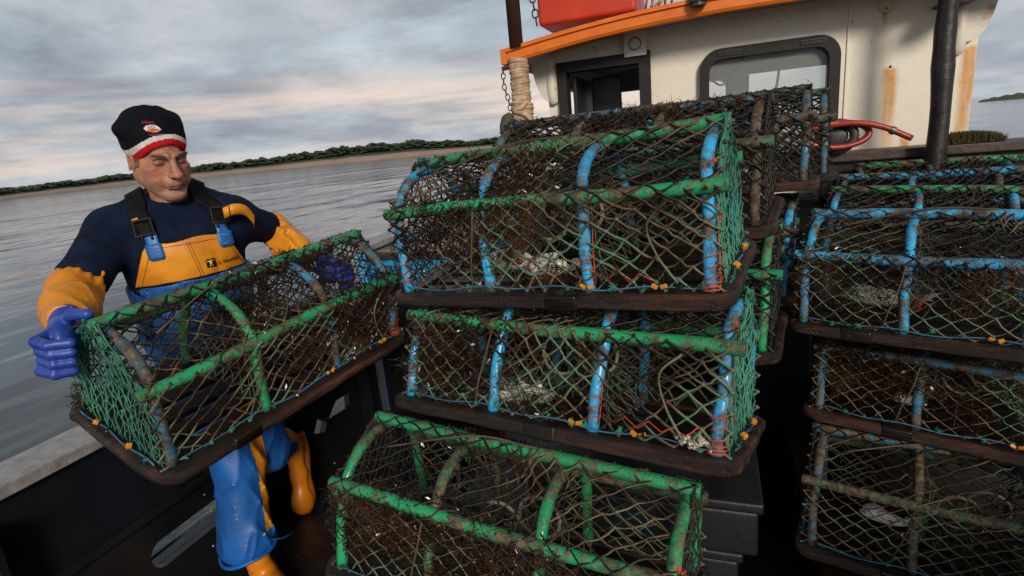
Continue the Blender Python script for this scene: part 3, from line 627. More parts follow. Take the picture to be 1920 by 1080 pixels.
def inner_net(rs, r):
    """funnel and parlour walls knitted across the inside"""
    o = []
    for x0, x1 in ((-HX/3, -HX/3+.05), (HX/3+.02, HX/3-.07)):
        nt, nz = 16, 12; I, J = np.meshgrid(np.arange(nt+1), np.arange(nz+1), indexing='ij'); ok = (I+J) % 2 == 0
        z = .035+J*.27/nz; hw = np.interp(z, [.03, MZ, CH], [.15, .13, .03]); t = -1+2*I/nt
        P = np.stack([x0+(x1-x0)*(1-t*t)*np.sin(np.pi*J/nz)+rs.normal(0, .004, z.shape), t*hw+TY*J/nz+rs.normal(0, .004, z.shape), z], -1); A = []; B = []
        for di in (1, -1):
            i0 = I[:, :-1][ok[:, :-1]]; j0 = J[:, :-1][ok[:, :-1]]; i1 = i0+di; q = (i1 >= 0) & (i1 <= nt); A.append(P[i0[q], j0[q]]); B.append(P[i1[q], j0[q]+1])
        A = np.concatenate(A); B = np.concatenate(B); o += [prisms(A, B, r), octs(P[ok], r*1.7)]
    # side funnel running from the front face to the ring
    for gx, sy in ((-.02, -1), (.05, 1)):
        A = []; B = []
        for k in range(15):
            a = 2*math.pi*k/15; p0 = np.array([gx+.13*math.cos(a), sy*.155, .15+.085*math.sin(a)]); p1 = np.array([gx+.045*math.cos(a), sy*.03, .16+.045*math.sin(a)])
            for j in range(4): A.append(p0+(p1-p0)*j/4+rs.normal(0, .003, 3)); B.append(p0+(p1-p0)*(j+1)/4+rs.normal(0, .003, 3))
        o.append(prisms(A, B, r))
    return o
def weed_growth(rs, cents, n, leafn):
    """cents: (x, s, spread_x, spread_s, weight)"""
    wt = np.array([c[4] for c in cents], float); pick = rs.choice(len(cents), n, p=wt/wt.sum()); C_ = np.array([c[:4] for c in cents])[pick]
    x = np.clip(C_[:, 0]+rs.normal(0, 1, n)*C_[:, 2], -.39, .39); s = np.clip(C_[:, 1]+rs.normal(0, 1, n)*C_[:, 3], 0, ST)
    cl = rs.random(n) < .62; ci = rs.integers(0, n, 70)[rs.integers(0, 70, n)]; x = np.where(cl, x[ci]+rs.normal(0, .011, n), x); s = np.where(cl, np.clip(s[ci]+rs.normal(0, .010, n), 0, ST), s)
    y, z = prof(s); inn = rs.random(n)**2*.05; y = y*(1-inn*2.0); z = z-inn*.35*(z > .2)
    p = np.stack([x, y, z], -1)+rs.normal(0, .002, (n, 3)); d = rs.normal(0, 1, (n, 3)); d /= np.linalg.norm(d, axis=1, keepdims=True)
    Ls = rs.uniform(.004, .013, n)[:, None]; rad = rs.uniform(.0006, .0015, n); o = []
    for k in range(3):
        q = p+d*Ls; q[:, 2] = np.maximum(q[:, 2], .034); o.append(prisms(p, q, rad*(1-.25*k), rad*(.75-.22*k))); p = q
        d = d+rs.normal(0, .7, (n, 3))+np.array([0, 0, -.35]); d /= np.linalg.norm(d, axis=1, keepdims=True)
    pick = rs.choice(len(cents), leafn, p=wt/wt.sum()); C_ = np.array([c[:4] for c in cents])[pick]
    x = np.clip(C_[:, 0]+rs.normal(0, .9, leafn)*C_[:, 2], -.39, .39); s = np.clip(C_[:, 1]+rs.normal(0, .9, leafn)*C_[:, 3], 0, ST); y, z = prof(s)
    c = np.stack([x, y*.985, z], -1); a = rs.normal(0, 1, (leafn, 3)); a /= np.linalg.norm(a, axis=1, keepdims=True); b_ = np.cross(a, rs.normal(0, 1, (leafn, 3))); b_ /= np.linalg.norm(b_, axis=1, keepdims=True)
    sz = rs.uniform(.0015, .0055, leafn)[:, None]; V = np.stack([c-a*sz*1.6, c-b_*sz*.6, c+a*sz*1.6, c+b_*sz*.6], 1).reshape(-1, 3); F = np.arange(leafn*4).reshape(-1, 4); o.append((V, F))
    return o
def tufts(rs, cen_, n=26, ln=.011, r=.0011):
    c = np.repeat(np.array(cen_, float), n, 0); d = rs.normal(0, 1, c.shape); d /= np.linalg.norm(d, axis=1, keepdims=True); q = c+d*rs.uniform(.3, 1, (len(c), 1))*ln; q[:, 2] = np.maximum(q[:, 2], .032)
    return [prisms(c, q, r, r*.6), octs(cen_, ln*.45)]
def helix(P, r, turns, R0, rs):
    """twine wound round a pipe whose centre line is the list P"""
    P = [Vector(p) for p in P]; o = []; n = turns*10; up = Vector((1, 0, 0))
    for i in range(n+1):
        t = i/n*(len(P)-1); k = min(int(t), len(P)-2); c = P[k].lerp(P[k+1], t-k); T = (P[k+1]-P[k]).normalized(); u = T.cross(up); 
        if u.length < .1: u = T.cross(Vector((0, 0, 1)))
        u.normalize(); v = T.cross(u); a = 2*math.pi*turns*i/n; o.append(c+(u*math.cos(a)+v*math.sin(a))*R0*rs.uniform(.98, 1.05))
    return o
def creel(label, group, loc, rot, hoops, rails, seed, scale=1, netm='net_mixed', ends=('net_black', 'net_black'), dens=1.0, gx=.03, gs=.36, weeds=None, detail=1, r=.0031, red=0, pull=.55):
    rs = np.random.default_rng(seed); g = empty('lobster_pot', loc, tuple(R(a) for a in rot)); g.scale = (scale,)*3; tag(g, label, 'lobster pot', group)
    # base: bumper frame with rounded corners, slats across
    path = rrect(-CL/2+.024, CL/2-.024, -CW/2+.024, CW/2-.024, .032, 5); pp = []
    for i in range(len(path)):
        a = np.array(path[i]); b_ = np.array(path[(i+1) % len(path)]); n = max(1, int(np.linalg.norm(b_-a)/.06))
        for k in range(n): pp.append(tuple(a+(b_-a)*k/n))
    b = MB(); sec = [(-.022, -.013), (-.018, -.016), (.017, -.016), (.0215, -.014), (.0235, -.009), (.0235, .006), (.021, .011), (.015, .013), (-.018, .013), (-.022, .010)]; n = len(pp); V = []; m_ = len(sec)
    for i in range(n):
        p = np.array(pp[i]); t = np.array(pp[(i+1) % n])-np.array(pp[i-1]); t = t/np.linalg.norm(t); nn = np.array([t[1], -t[0]]); w = rs.normal(0, .0016)
        for a, z in sec: q = p+nn*(a+w*(abs(a) > .02)); V.append((q[0], q[1], .018+z+rs.normal(0, .0011)))
    F = [(i*m_+k, ((i+1) % n)*m_+k, ((i+1) % n)*m_+(k+1) % m_, i*m_+(k+1) % m_) for i in range(n) for k in range(m_)]
    base = mk('base_frame', V, F, 'base_wood', g)
    for k in range(5):
        y = -.135+.0675*k; b = MB(); b.box((-CL/2+.044, y-.023, .008+rs.uniform(0, .003)), (CL/2-.044, y+.023, .026), .003); b.build('slat', 'slat_wood', base)
    for x in (-HX, HX): b = MB(); b.box((x-.028, -CW/2+.047, .0265), (x+.028, CW/2-.047, .034), .002); b.build('cross_batten', 'slat_wood', base)
    if detail:
        x = (.02 if red else -.2)+rs.uniform(-.08, .08); b = MB(); b.box((x-.04, -CW/2-.0015, .0005), (x+.035, -CW/2+.046, .0345), .006); b.build('rubber_sleeve', 'slat_wood', base, True)
    hp = hoop_path()
    for k, x in enumerate((-HX, -HX/3, HX/3, HX)):
        if hoops[k] is None: continue
        lean = rs.uniform(-.008, .008); b = MB(); b.tube([(x+lean*(p[1]/.3)+.002*math.sin(p[1]*30+k), p[0], p[1]) for p in hp], [.0128+.0007*math.sin(i*1.3+k) for i in range(len(hp))], 12)
        b.build('hoop', hoops[k], g, True)
    for k, (y, z, ex) in enumerate(((-MY, MZ+.002, .020), (TY, CH, .022), (MY, MZ+.002, .020))):
        if rails[k] is None: continue
        b = MB(); X = np.linspace(-CL/2+ex-.006*(k == 0), CL/2-ex+.012*(k == 0), 22); ph = rs.uniform(0, 6)
        P = [(x, y+.0028*math.sin(x*7+ph), z+.0026*math.sin(x*9+ph*2)) for x in X]
        b.tube(P, [.0145+.0006*math.sin(x*21) for x in X], 14, caps=False); b.tube([P[0], (P[0][0]+.012, P[0][1], P[0][2])], .0125, 14); b.tube([P[-1], (P[-1][0]-.012, P[-1][1], P[-1][2])], .0125, 14)
        b.build('rail', rails[k], g, True)
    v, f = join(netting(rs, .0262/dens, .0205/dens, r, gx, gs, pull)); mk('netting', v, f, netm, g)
    for sx, em in ((-1, ends[0]), (1, ends[1])):
        if em is None: continue
        gr = em == 'net_green'
        v, f = join(end_net(rs, sx*(HX+.016), .0088 if gr else .016, .021, .0019)); mk('end_netting', v, f, em, g)
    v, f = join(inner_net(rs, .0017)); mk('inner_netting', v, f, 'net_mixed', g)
    for gx_, sy in ((-.02, -1), (.05, 1)): b = MB(); b.tube([(gx_+.05*math.cos(t), sy*.028, .16+.05*math.sin(t)) for t in np.linspace(0, 2*math.pi, 22)[:-1]], .0045, 7, closed=True); b.build('entrance_ring', 'ring_white' if detail else 'pipe_crusted', g, True)
    weeds = weeds or [(-.2, .12, .10, .10, 1), (.1, .15, .12, .10, .8), (0, .5, .2, .15, .4)]
    nw = int((4200 if detail else 2400)*(sum(c[4] for c in weeds)/2.2)); v, f = join(weed_growth(rs, weeds, nw, nw//3)); mk('weed_growth', v, f, 'weed', g, False)
    if detail:
        # lacing rope along the base with frayed knots, yellow tags
        A = []; X = np.linspace(-.36, .36, 40); rope = [(x, -CW/2+.030+.006*math.sin(x*14+seed), .042+.004*math.sin(x*31)) for x in X]
        b = MB(); b.tube(rope, .0018, 6)
        for sx in (-1, 1): b.tube([(sx*(HX+.028)+.003*math.sin(y*40), y, .040) for y in np.linspace(-.15, .15, 16)], .0022, 6)
        b.build('lacing_rope', 'twine_blue', g, True)
        kn = [(x, -CW/2+.026+rs.normal(0, .004), .042+abs(rs.normal(0, .004))) for x in np.linspace(-.35, .37, 13)+rs.normal(0, .012, 13)]+[(sx*(HX+.03), y, .04) for sx in (-1, 1) for y in (-.12, -.05, .03, .11)]+[(sx*HX, -MY-.02, MZ+rs.normal(0, .01)) for sx in (-1, 1)]+[(sx*(HX+.012), TY-.01, CH+.012) for sx in (-1, 1)]
        for q_ in kn:
            v, f = join(tufts(rs, [q_], int(rs.integers(14, 34)), rs.uniform(.006, .014))); mk('frayed_knot', v, f, 'knot_green' if rs.random() < .75 else 'weed', g, False)
        for x, sy in ((.10+rs.uniform(-.12, .05), 0), (.27+rs.uniform(-.05, .05), 0)):
            for dx, a in ((-.009, .5), (.009, -.3)):
                b = MB(); b.box((-.0065, -.004, -.0045), (.0065, .004, .0045), .002); o = b.build('tag', 'tag_yellow', g); o.location = (x+dx, -CW/2+.026, .046); o.rotation_euler = (rs.uniform(-.4, .4), a, rs.uniform(-.5, .5))
        for sy in (-.06, .07):
            b = MB(); b.box((-.006, -.006, -.005), (.006, .006, .005), .002); o = b.build('tag', 'tag_yellow', g); o.location = ((-1 if ends[0] == 'net_green' else 1)*(HX+.030), sy, .046); o.rotation_euler = (.4, .3, sy*9)
        # red and orange twine seizing the hoops
        b = MB(); x = HX/3
        for x in ([HX/3, HX, -HX] if red else [HX]):
            fp = [(x, p[0], p[1]) for p in hp]; e = 1 if x > 0 else -1
            b.tube(helix(fp[1:5], 0, 3, .0158, rs), .0013, 5); b.build('seizing_twine', 'twine_red', g, True); b = MB()
            b.tube([(x+.016+rs.normal(0, .001), p[1]-.006, p[2]) for p in fp[1:13]], .0011, 5); b.build('seizing_twine', 'twine_red', g, True); b = MB()
        b.tube(helix([(HX, -.17, .03), (HX, -.165, .050)], 0, 3, .0175, rs), .0018, 5)
        if red:
            b.build('seizing_twine', 'twine_red', g, True); b = MB(); z0 = .075; zz = [(x, -.181+.008*(i % 2), z0-.022*(i % 2)+rs.normal(0, .004)) for i, x in enumerate(np.linspace(.10, .26, 8) if seed == 21 else np.linspace(.15, .34, 9))]; b.tube(zz, .0014, 5)
        tw = b.build('seizing_twine', 'twine_red', g, True)
        kr = [(HX+.014, -.13+rs.normal(0, .02), z) for z in np.linspace(.05, .27, 7)]+[(-HX-.014, -.14, z) for z in (.05, .2)]; 
        for q_ in kr: v, f = join(tufts(rs, [q_], int(rs.integers(8, 20)), rs.uniform(.006, .012), .0011)); mk('frayed_twine', v, f, 'twine_red', g, False)
        for pts_, r_ in (([(-.13, -.172, .22), (-.14, -.180, .16), (-.16, -.178, .09), (-.17, -.17, .04)], .0022), ([(.30, -.168, .21), (.262, -.180, .17), (.275, -.180, .11), (.31, -.178, .05)], .0026), ([(-.30, -.06, .30), (-.1, .0, .342), (.05, .01, .340)], .0024)):
            b = MB(); b.tube(cat(pts_, 6), r_, 6); b.build('loose_line', 'net_mixed' if r_ == .0026 else 'twine_brown', g, True)
    return g
PB, PBD, PG, PGD, PC = 'pipe_blue', 'pipe_blue_dirty', 'pipe_green', 'pipe_green_dirty', 'pipe_crusted'
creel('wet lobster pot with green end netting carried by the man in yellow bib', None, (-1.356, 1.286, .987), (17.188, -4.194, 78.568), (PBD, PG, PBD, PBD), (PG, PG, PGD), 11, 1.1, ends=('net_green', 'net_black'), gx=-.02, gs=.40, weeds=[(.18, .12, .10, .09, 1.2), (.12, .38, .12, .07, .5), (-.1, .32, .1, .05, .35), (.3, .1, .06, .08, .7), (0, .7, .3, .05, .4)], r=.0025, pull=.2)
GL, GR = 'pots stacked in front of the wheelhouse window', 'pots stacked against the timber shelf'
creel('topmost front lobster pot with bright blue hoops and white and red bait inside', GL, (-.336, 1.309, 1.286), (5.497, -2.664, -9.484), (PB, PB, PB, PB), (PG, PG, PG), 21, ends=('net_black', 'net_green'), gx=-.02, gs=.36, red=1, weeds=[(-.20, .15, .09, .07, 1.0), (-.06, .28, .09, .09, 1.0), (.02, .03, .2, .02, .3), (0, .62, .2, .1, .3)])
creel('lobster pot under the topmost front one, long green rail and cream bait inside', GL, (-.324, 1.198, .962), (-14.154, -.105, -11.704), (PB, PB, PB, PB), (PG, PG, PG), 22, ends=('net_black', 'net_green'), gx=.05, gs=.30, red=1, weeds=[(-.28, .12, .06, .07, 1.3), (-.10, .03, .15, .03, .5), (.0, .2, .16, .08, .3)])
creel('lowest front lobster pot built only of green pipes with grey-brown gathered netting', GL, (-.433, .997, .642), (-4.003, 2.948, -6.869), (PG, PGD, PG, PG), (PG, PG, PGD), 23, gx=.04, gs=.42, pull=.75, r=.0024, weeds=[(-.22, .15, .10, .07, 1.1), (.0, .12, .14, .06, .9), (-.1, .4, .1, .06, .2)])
creel('upper lobster pot behind the topmost front one, grey-blue crusted top rail against the open window', GL, (-.236, 1.72, 1.355), (4.363, -.143, -9.515), (PBD, PC, PC, PC), (PGD, PBD, PC), 24, netm='net_black', gx=.02, gs=.42, weeds=[(0, .38, .15, .06, 1.0), (.15, .2, .12, .1, .6)], detail=0, dens=1.15)
creel('green hooped lobster pot tucked below the second row pot, right behind the front stack', GL, (-.215, 1.72, 1.020), (1.0, 1.2, -9.2), (PG, PG, PG, PG), (PG, PG, PGD), 25, netm='net_black', detail=0)
creel('upper blue hooped lobster pot in the third row beneath the rounded window', GL, (-.07, 2.199, 1.379), (-2.253, -1.641, -8.14), (PBD, PB, PBD, PBD), (PBD, PBD, PBD), 26, netm='net_black', detail=0, dens=1.1)
creel('lobster pot below the third row one, bright blue end hoop beside the gap', GL, (-.126, 2.116, 1.046), (-1.832, .92, -9.865), (PB, PB, PB, PB), (PGD, PGD, PGD), 27, netm='net_black', detail=0)
creel('rearmost lobster pot touching the wheelhouse, green rail ends and blue hoops', GL, (.05, 2.58, 1.372), (.235, -1.87, -8.549), (PBD, PB, PBD, PBD), (PGD, PGD, PGD), 28, netm='net_black', detail=0)
creel('nearest top lobster pot of the right stack with long bright blue rails and hoops', GR, (.66, 1.804, 1.002), (1.369, .447, -19.172), (PB, PB, PB, PB), (PB, PB, PGD), 31, gx=.06, gs=.40, pull=.7, weeds=[(-.28, .14, .07, .08, .8), (.1, .16, .14, .07, .8)], r=.0023)
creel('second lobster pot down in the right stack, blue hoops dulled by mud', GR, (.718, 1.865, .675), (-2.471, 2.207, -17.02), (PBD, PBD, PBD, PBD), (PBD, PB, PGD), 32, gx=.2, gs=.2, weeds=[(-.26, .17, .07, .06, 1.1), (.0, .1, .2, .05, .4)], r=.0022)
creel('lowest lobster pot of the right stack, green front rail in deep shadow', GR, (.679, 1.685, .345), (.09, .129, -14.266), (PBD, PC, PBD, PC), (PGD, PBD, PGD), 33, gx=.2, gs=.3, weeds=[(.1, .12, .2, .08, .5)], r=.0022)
creel('lobster pot just behind the blue railed one, green top rail and blue hoops', GR, (.782, 2.264, 1.013), (-.07, 1.672, -17.068), (PB, PB, PB, PB), (PGD, PG, PGD), 34, detail=0, netm='net_black')
creel('lobster pot with a thin blue top rail, third back in the right stack', GR, (.885, 2.62, 1.036), (-.027, -.668, -16.993), (PBD, PB, PBD, PB), (PBD, PB, PGD), 35, detail=0, netm='net_black')
creel('green railed lobster pot farthest back, right against the timber shelf', GR, (.99, 2.84, 1.062), (0, .4, -8), (PBD, PBD, PBD, PB), (PG, PG, PGD), 36, detail=0, netm='net_black')
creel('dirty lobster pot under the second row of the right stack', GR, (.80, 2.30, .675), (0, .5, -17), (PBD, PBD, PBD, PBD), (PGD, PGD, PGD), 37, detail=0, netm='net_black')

# bait and shells lying in the pots
def bait(name, loc, rz, size, mat, label, seed, red=False, tail=True):
    rs = random.Random(seed); g = empty(name, loc, (0, 0, rz)); tag(g, label, 'bait')
    b = MB()
    b.ell((0, 0, .010), (size*.50, size*.21, size*.11), 18, 9); b.ell((-size*.20, size*.05, .022), (size*.24, size*.23, size*.10), 16, 9, .05, rs); b.ell((size*.10, -size*.10, .022), (size*.26, size*.10, size*.13), 16, 9, .04, rs)
    for k in range(2): x, y = size*rs.uniform(-.35, .3), size*rs.uniform(-.12, .14); h_ = size*rs.uniform(.12, .26); a_ = rs.uniform(0, 3.1); dx, dy = math.cos(a_)*h_*.9, math.sin(a_)*h_*.9; b.add([(x, y, .01), (x+dx, y+dy, .012), (x+dx*.7, y+dy*.6-.01, .012+h_), (x+.01, y-.008, .02+h_*.5), (x+dx*.4, y+dy*.4+.006, .01+h_*.4)], [(0, 1, 2, 3), (1, 4, 2), (2, 4, 3), (3, 4, 0), (0, 4, 1)])
    if tail: b.add([(size*.42, -.004, .012), (size*.75, -size*.2, .03), (size*.66, 0, .02), (size*.78, size*.18, .035), (size*.42, .004, .03), (size*.6, 0, .034)], [(0, 1, 2, 5), (5, 2, 3, 4), (0, 5, 4)])
    b.build('body', mat, g, False)
    if red:
        b = MB(); b.ell((0, -.02, .03), (size*.13, size*.12, size*.1), 12, 8, .15, rs); b.ell((size*.12, -.03, .02), (size*.14, size*.06, size*.06), 12, 8, .15, rs); b.build('gut', 'bait_red', g, True)
    return g
def inpot(loc, rot, p):
    return Matrix.Translation(loc) @ Euler([R(a) for a in rot]).to_matrix().to_4x4() @ Vector(p)
pa = ((-.336, 1.309, 1.286), (5.497, -2.664, -9.484)); pb_ = ((-.324, 1.198, .962), (-14.154, -.105, -11.704)); pc = ((-.433, .997, .642), (-4.003, 2.948, -6.869))
pf = ((.66, 1.804, 1.002), (1.369, .447, -19.172)); pg = ((.718, 1.865, .675), (-2.471, 2.207, -17.02)); ph_ = ((.679, 1.685, .345), (.09, .129, -14.266))

bait('bait_fish', inpot(*pa, (-.120, -.05, .052)), R(-8), .17, 'bait_white', 'torn white fish bait with red guts in the topmost front pot', 1, True)
bait('bait_fish', inpot(*pa, (-.005, -.095, .046)), R(10), .13, 'bait_white', 'thin white fish bait beside the red guts in the topmost front pot', 2)
bait('bait_fish', inpot(*pb_, (-.085, -.10, .055)), R(-4), .17, 'bait_white', 'cream coloured bait chunk in the pot under the topmost one', 3, tail=False)
bait('bait_fish', inpot(*pc, (.072, .04, .045)), R(20), .05, 'bait_white', 'small pale shell of bait in the lowest green pot', 4, tail=False)
bait('bait_fish', inpot(*pf, (-.21, .02, .055)), R(-25), .20, 'bait_white', 'long white fish bait lying in the blue railed pot of the right stack', 5)
b = MB(); b.tube([(0, 0, .0), (.0, -.01, .04)], [.010, .014], 10); o = b.build('orange_float', 'tag_yellow', None, True); o.data.materials[0] = MT['twine_red']; o.location = inpot(*pf, (-.105, -.01, .05)); tag(o, 'small orange float standing by the bait of the blue railed pot', 'float')
bait('bait_fish', inpot(*pg, (-.14, -.03, .045)), R(-20), .09, 'bait_white', 'dim pale bait in the muddy second pot of the right stack', 6, tail=False)
bait('bait_fish', inpot(*ph_, (-.19, .02, .045)), R(-20), .13, 'bait_white', 'wide pale bait in the shaded lowest pot of the right stack', 7)
rs_ = np.random.default_rng(44); c0 = np.array(inpot(*pb_, (.335, -.165, .045))); n = 120
cc = c0+np.column_stack([rs_.normal(0, .018, n), rs_.normal(0, .010, n), np.abs(rs_.normal(0, .005, n))]); v, f = octs(cc, .0042); v = v+rs_.normal(0, .0008, v.shape)
tag(mk('barnacle_cluster', v, f, 'shell_white', smooth=False), 'white barnacle crust on the front right corner of the pot base', 'barnacles', kind='stuff')
# water dripping from the carried pot
dr = [(-1.07, .80), (-1.08, .83), (-1.10, .79), (-1.05, .86), (-1.12, .82), (-1.0, 1.15), (-1.02, 1.2), (-1.07, .84), (-1.09, .81), (-1.13, .85), (-1.06, .88)]
b = MB()
rs_ = random.Random(8)
for x, y in dr*3: 
    z = rs_.uniform(.35, .92); q = rs_.uniform(.0016, .0036); b.ell((x+rs_.uniform(-.03, .03), y+rs_.uniform(-.04, .04), z), (q, q, q*rs_.uniform(1, 1.8)), 8, 6)
tag(b.build('water_drops', 'water_drop', None, True), 'clear water drops falling off the carried pot', 'water', kind='stuff')

# ------------------------------------------------------------------ implicit surfaces for the man
def surf(fn, lo, hi, h):
    ax = [np.arange(lo[i], hi[i]+h, h) for i in range(3)]; G = np.stack(np.meshgrid(*ax, indexing='ij'), -1); sh = G.shape[:3]
    D = np.concatenate([fn(c) for c in np.array_split(G.reshape(-1, 3), max(1, G.size//1200000))]).reshape(sh)
    S = D < 0; c = np.zeros(tuple(x-1 for x in sh), int)
    for i in (0, 1):
        for j in (0, 1):
            for k in (0, 1): c += S[i:sh[0]-1+i, j:sh[1]-1+j, k:sh[2]-1+k]
    act = (c > 0) & (c < 8); idx = -np.ones(act.shape, int); I = np.argwhere(act); idx[act] = np.arange(len(I)); acc = np.zeros((len(I), 3)); cnt = np.zeros(len(I))
    cor = [(0, 0, 0), (1, 0, 0), (0, 1, 0), (1, 1, 0), (0, 0, 1), (1, 0, 1), (0, 1, 1), (1, 1, 1)]
    for a in range(8):
        for b_ in range(a+1, 8):
            A = np.array(cor[a]); B = np.array(cor[b_])
            if np.abs(A-B).sum() != 1: continue
            da = D[tuple((I+A).T)]; db = D[tuple((I+B).T)]; q = (da < 0) != (db < 0); t = np.where(q, da/(da-db+1e-12), 0)
            acc += np.where(q[:, None], A+t[:, None]*(B-A), 0); cnt += q
    V = (I+acc/cnt[:, None])*h+np.array(lo); F = []
    for ax_ in range(3):
        e = np.zeros(3, int); e[ax_] = 1; o1, o2 = [x for x in range(3) if x != ax_]; sl0 = [slice(1, -1)]*3; sl0[ax_] = slice(0, -1); sl1 = [slice(1, -1)]*3; sl1[ax_] = slice(1, None)
        a, b_ = S[tuple(sl0)], S[tuple(sl1)]; P = np.argwhere(a != b_); s = a[tuple(P.T)]; P = P+1; P[:, ax_] -= 1
        def cell(d1, d2):
            q = P.copy(); q[:, o1] += d1; q[:, o2] += d2; return idx[tuple(q.T)]
        Q = np.stack([cell(-1, -1), cell(0, -1), cell(0, 0), cell(-1, 0)], 1); flip = s if ax_ != 1 else ~s; Q[~flip] = Q[~flip][:, ::-1]; F.append(Q)
    F = np.concatenate(F); F = F[(F >= 0).all(1)]; return V, F
def sm(a, b, k): h = np.clip(.5+.5*(b-a)/k, 0, 1); return b*(1-h)+a*h-k*h*(1-h)
def sub(a, b, k): return -sm(-a, b, k)
def rc(p, a, b, r1, r2):
    a = np.array(a, float); b = np.array(b, float); ba = b-a; t = np.clip(((p-a)@ba)/(ba@ba), 0, 1); return np.linalg.norm(p-a-t[:, None]*ba, axis=1)-(r1+(r2-r1)*t)
def el(p, c, r, M3=None):
    q = p-np.array(c)
    if M3 is not None: q = q@M3
    r = np.array(r); k0 = np.linalg.norm(q/r, axis=1); k1 = np.linalg.norm(q/(r*r), axis=1); return k0*(k0-1)/np.maximum(k1, 1e-9)
def fbm(p, sc, seed, k=8):
    rs = np.random.default_rng(seed); o = np.zeros(len(p))
    for i in range(k):
        d = rs.normal(0, 1, 3)*sc*(1+.35*i); o += np.sin(p@d+rs.uniform(0, 6.3)+1.2*np.sin(p@(rs.normal(0, 1, 3)*sc)))/(1+.35*i)
    return o/k*1.8
man = empty('person', (-1.694, 1.408, 0), (0, 0, R(50.2)))
tag(man, 'man in navy knit hat and yellow and blue bib trousers carrying a lobster pot', 'person')
def rot3(yaw, pitch, roll): return np.array(Matrix.Rotation(yaw, 3, 'Z') @ Matrix.Rotation(pitch, 3, 'X') @ Matrix.Rotation(roll, 3, 'Y'))
HC = np.array([-.024, -.092, 1.690]); HR = rot3(R(21), R(15), R(-3))       # head frame: -y looks forward
def hp_(p): return (p-HC)@HR
def head_sdf(p):
    q = hp_(p); ax = np.abs(q[:, 0]); m_ = np.stack([ax, q[:, 1], q[:, 2]], 1)
    d = el(m_, (0, .018, .045), (.074, .094, .082)); d = sm(d, el(m_, (0, -.022, -.028), (.062, .066, .080)), .03)
    d = sm(d, el(m_, (0, -.020, -.052), (.062, .064, .060)), .03); d = sm(d, rc(m_, (.055, .010, -.058), (.017, -.062, -.108), .021, .020), .022); d = sm(d, el(m_, (0, -.077, -.110), (.027, .018, .018)), .014)
    d = sm(d, el(m_, (.044, -.058, -.024), (.018, .018, .016)), .018); d = sm(d, el(m_, (.040, -.050, -.062), (.018, .022, .024)), .02)
    d = sm(d, rc(m_, (.010, -.092, .017), (.046, -.078, .014), .0105, .009), .010)
    d = sub(d, el(m_, (.031, -.101, .000), (.020, .014, .012)), .012); d = sub(d, el(m_, (.066, -.060, .012), (.012, .02, .02)), .02)
    d = sm(d, el(m_, (.031, -.0770, -.003), (.0150, .0110, .0105)), .006)
    d = sub(d, rc(m_, (.019, -.0905, -.0090), (.046, -.0795, -.0100), .0017, .0014), .003); d = sub(d, rc(m_, (.019, -.0905, .0062), (.044, -.080, .0050), .0010, .0010), .004)
    d = sm(d, rc(m_, (0, -.091, .008), (0, -.115, -.034), .0085, .0125), .010); d = sm(d, el(m_, (0, -.120, -.037), (.0145, .0115, .0110)), .006)
    d = sm(d, el(m_, (.0155, -.104, -.040), (.0075, .010, .0085)), .005); d = sub(d, el(m_, (.0065, -.112, -.0475), (.0036, .005, .0035)), .002)
    d = sm(d, el(m_, (0, -.086, -.066), (.027, .018, .020)), .012)
    lz = -.0715-.06*ax-ax*ax*2.0
    d = sm(d, rc(m_, (0, -.1035, -.0695), (.029, -.0890, -.0775), .0024, .0016), .005); d = sm(d, rc(m_, (0, -.1015, -.0795), (.025, -.0900, -.0815), .0036, .0022), .006)
    d = sub(d, rc(m_, (0, -.1075, -.0750), (.033, -.0890, -.0800), .0024, .0018), .0018)
    d = sub(d, rc(m_, (.021, -.108, -.038), (.041, -.090, -.080), .0036, .0034), .006); d = sub(d, rc(m_, (.043, -.086, -.078), (.045, -.078, -.100), .003, .003), .006); d = sub(d, rc(m_, (.050, -.078, .0), (.062, -.062, -.010), .0016, .0014), .004); d = sub(d, rc(m_, (.002, -.100, .036), (.040, -.092, .037), .0010, .0010), .004); d = sub(d, rc(m_, (.008, -.106, -.089), (.022, -.098, -.089), .003, .003), .006)
    d = sub(d, rc(m_, (.019, -.098, -.017), (.046, -.083, -.020), .0016, .0012), .005)
    d = sub(d, rc(m_, (.004, -.1035, .018), (.0045, -.1045, .030), .0010, .0010), .003)
    for hz_ in (.030, .040, .049): d = sub(d, rc(m_, (.002, -.102+.3*(hz_-.03), hz_), (.042, -.090+.3*(hz_-.03), hz_+.002), .0008, .0008), .0035)
    d = sub(d, rc(m_, (.048, -.080, -.006), (.064, -.062, -.016), .001, .001), .004); d = sub(d, rc(m_, (.022, -.098, -.022), (.050, -.078, -.030), .0012, .0012), .005);  
    e = el(m_, (.0745, .010, -.012), (.0085, .020, .031)); e = sub(e, el(m_, (.0835, .006, -.008), (.006, .010, .018)), .004); d = sm(d, e, .006)
    n0, n1 = (-.030, -.015, 1.62), (-.012, .010, 1.50)
    d = sm(d, rc(p, n0, n1, .052, .060), .022); d = sm(d, rc(p, (-.018, .01, 1.50), (-.02, .01, 1.40), .065, .10), .03)
    return d+.0008*fbm(p, 160, 4)+.0014*fbm(p, 60, 9)
v, f = surf(head_sdf, (-.17, -.24, 1.40), (.11, .13, 1.80), .0026)
q = hp_(v); ax = np.abs(q[:, 0]); body = mk('body', v, f, 'skin', man)
def g3(c, r): return np.exp(-(((np.stack([ax, q[:, 1], q[:, 2]], 1)-np.array(c))/np.array(r))**2).sum(1))
c = np.tile(np.array([.47, .215, .132]), (len(v), 1))
def tint(w_, col, s):
    global c
    w_ = np.clip(w_*s, 0, 1)[:, None]; c = c*(1-w_)+np.array(col)*w_
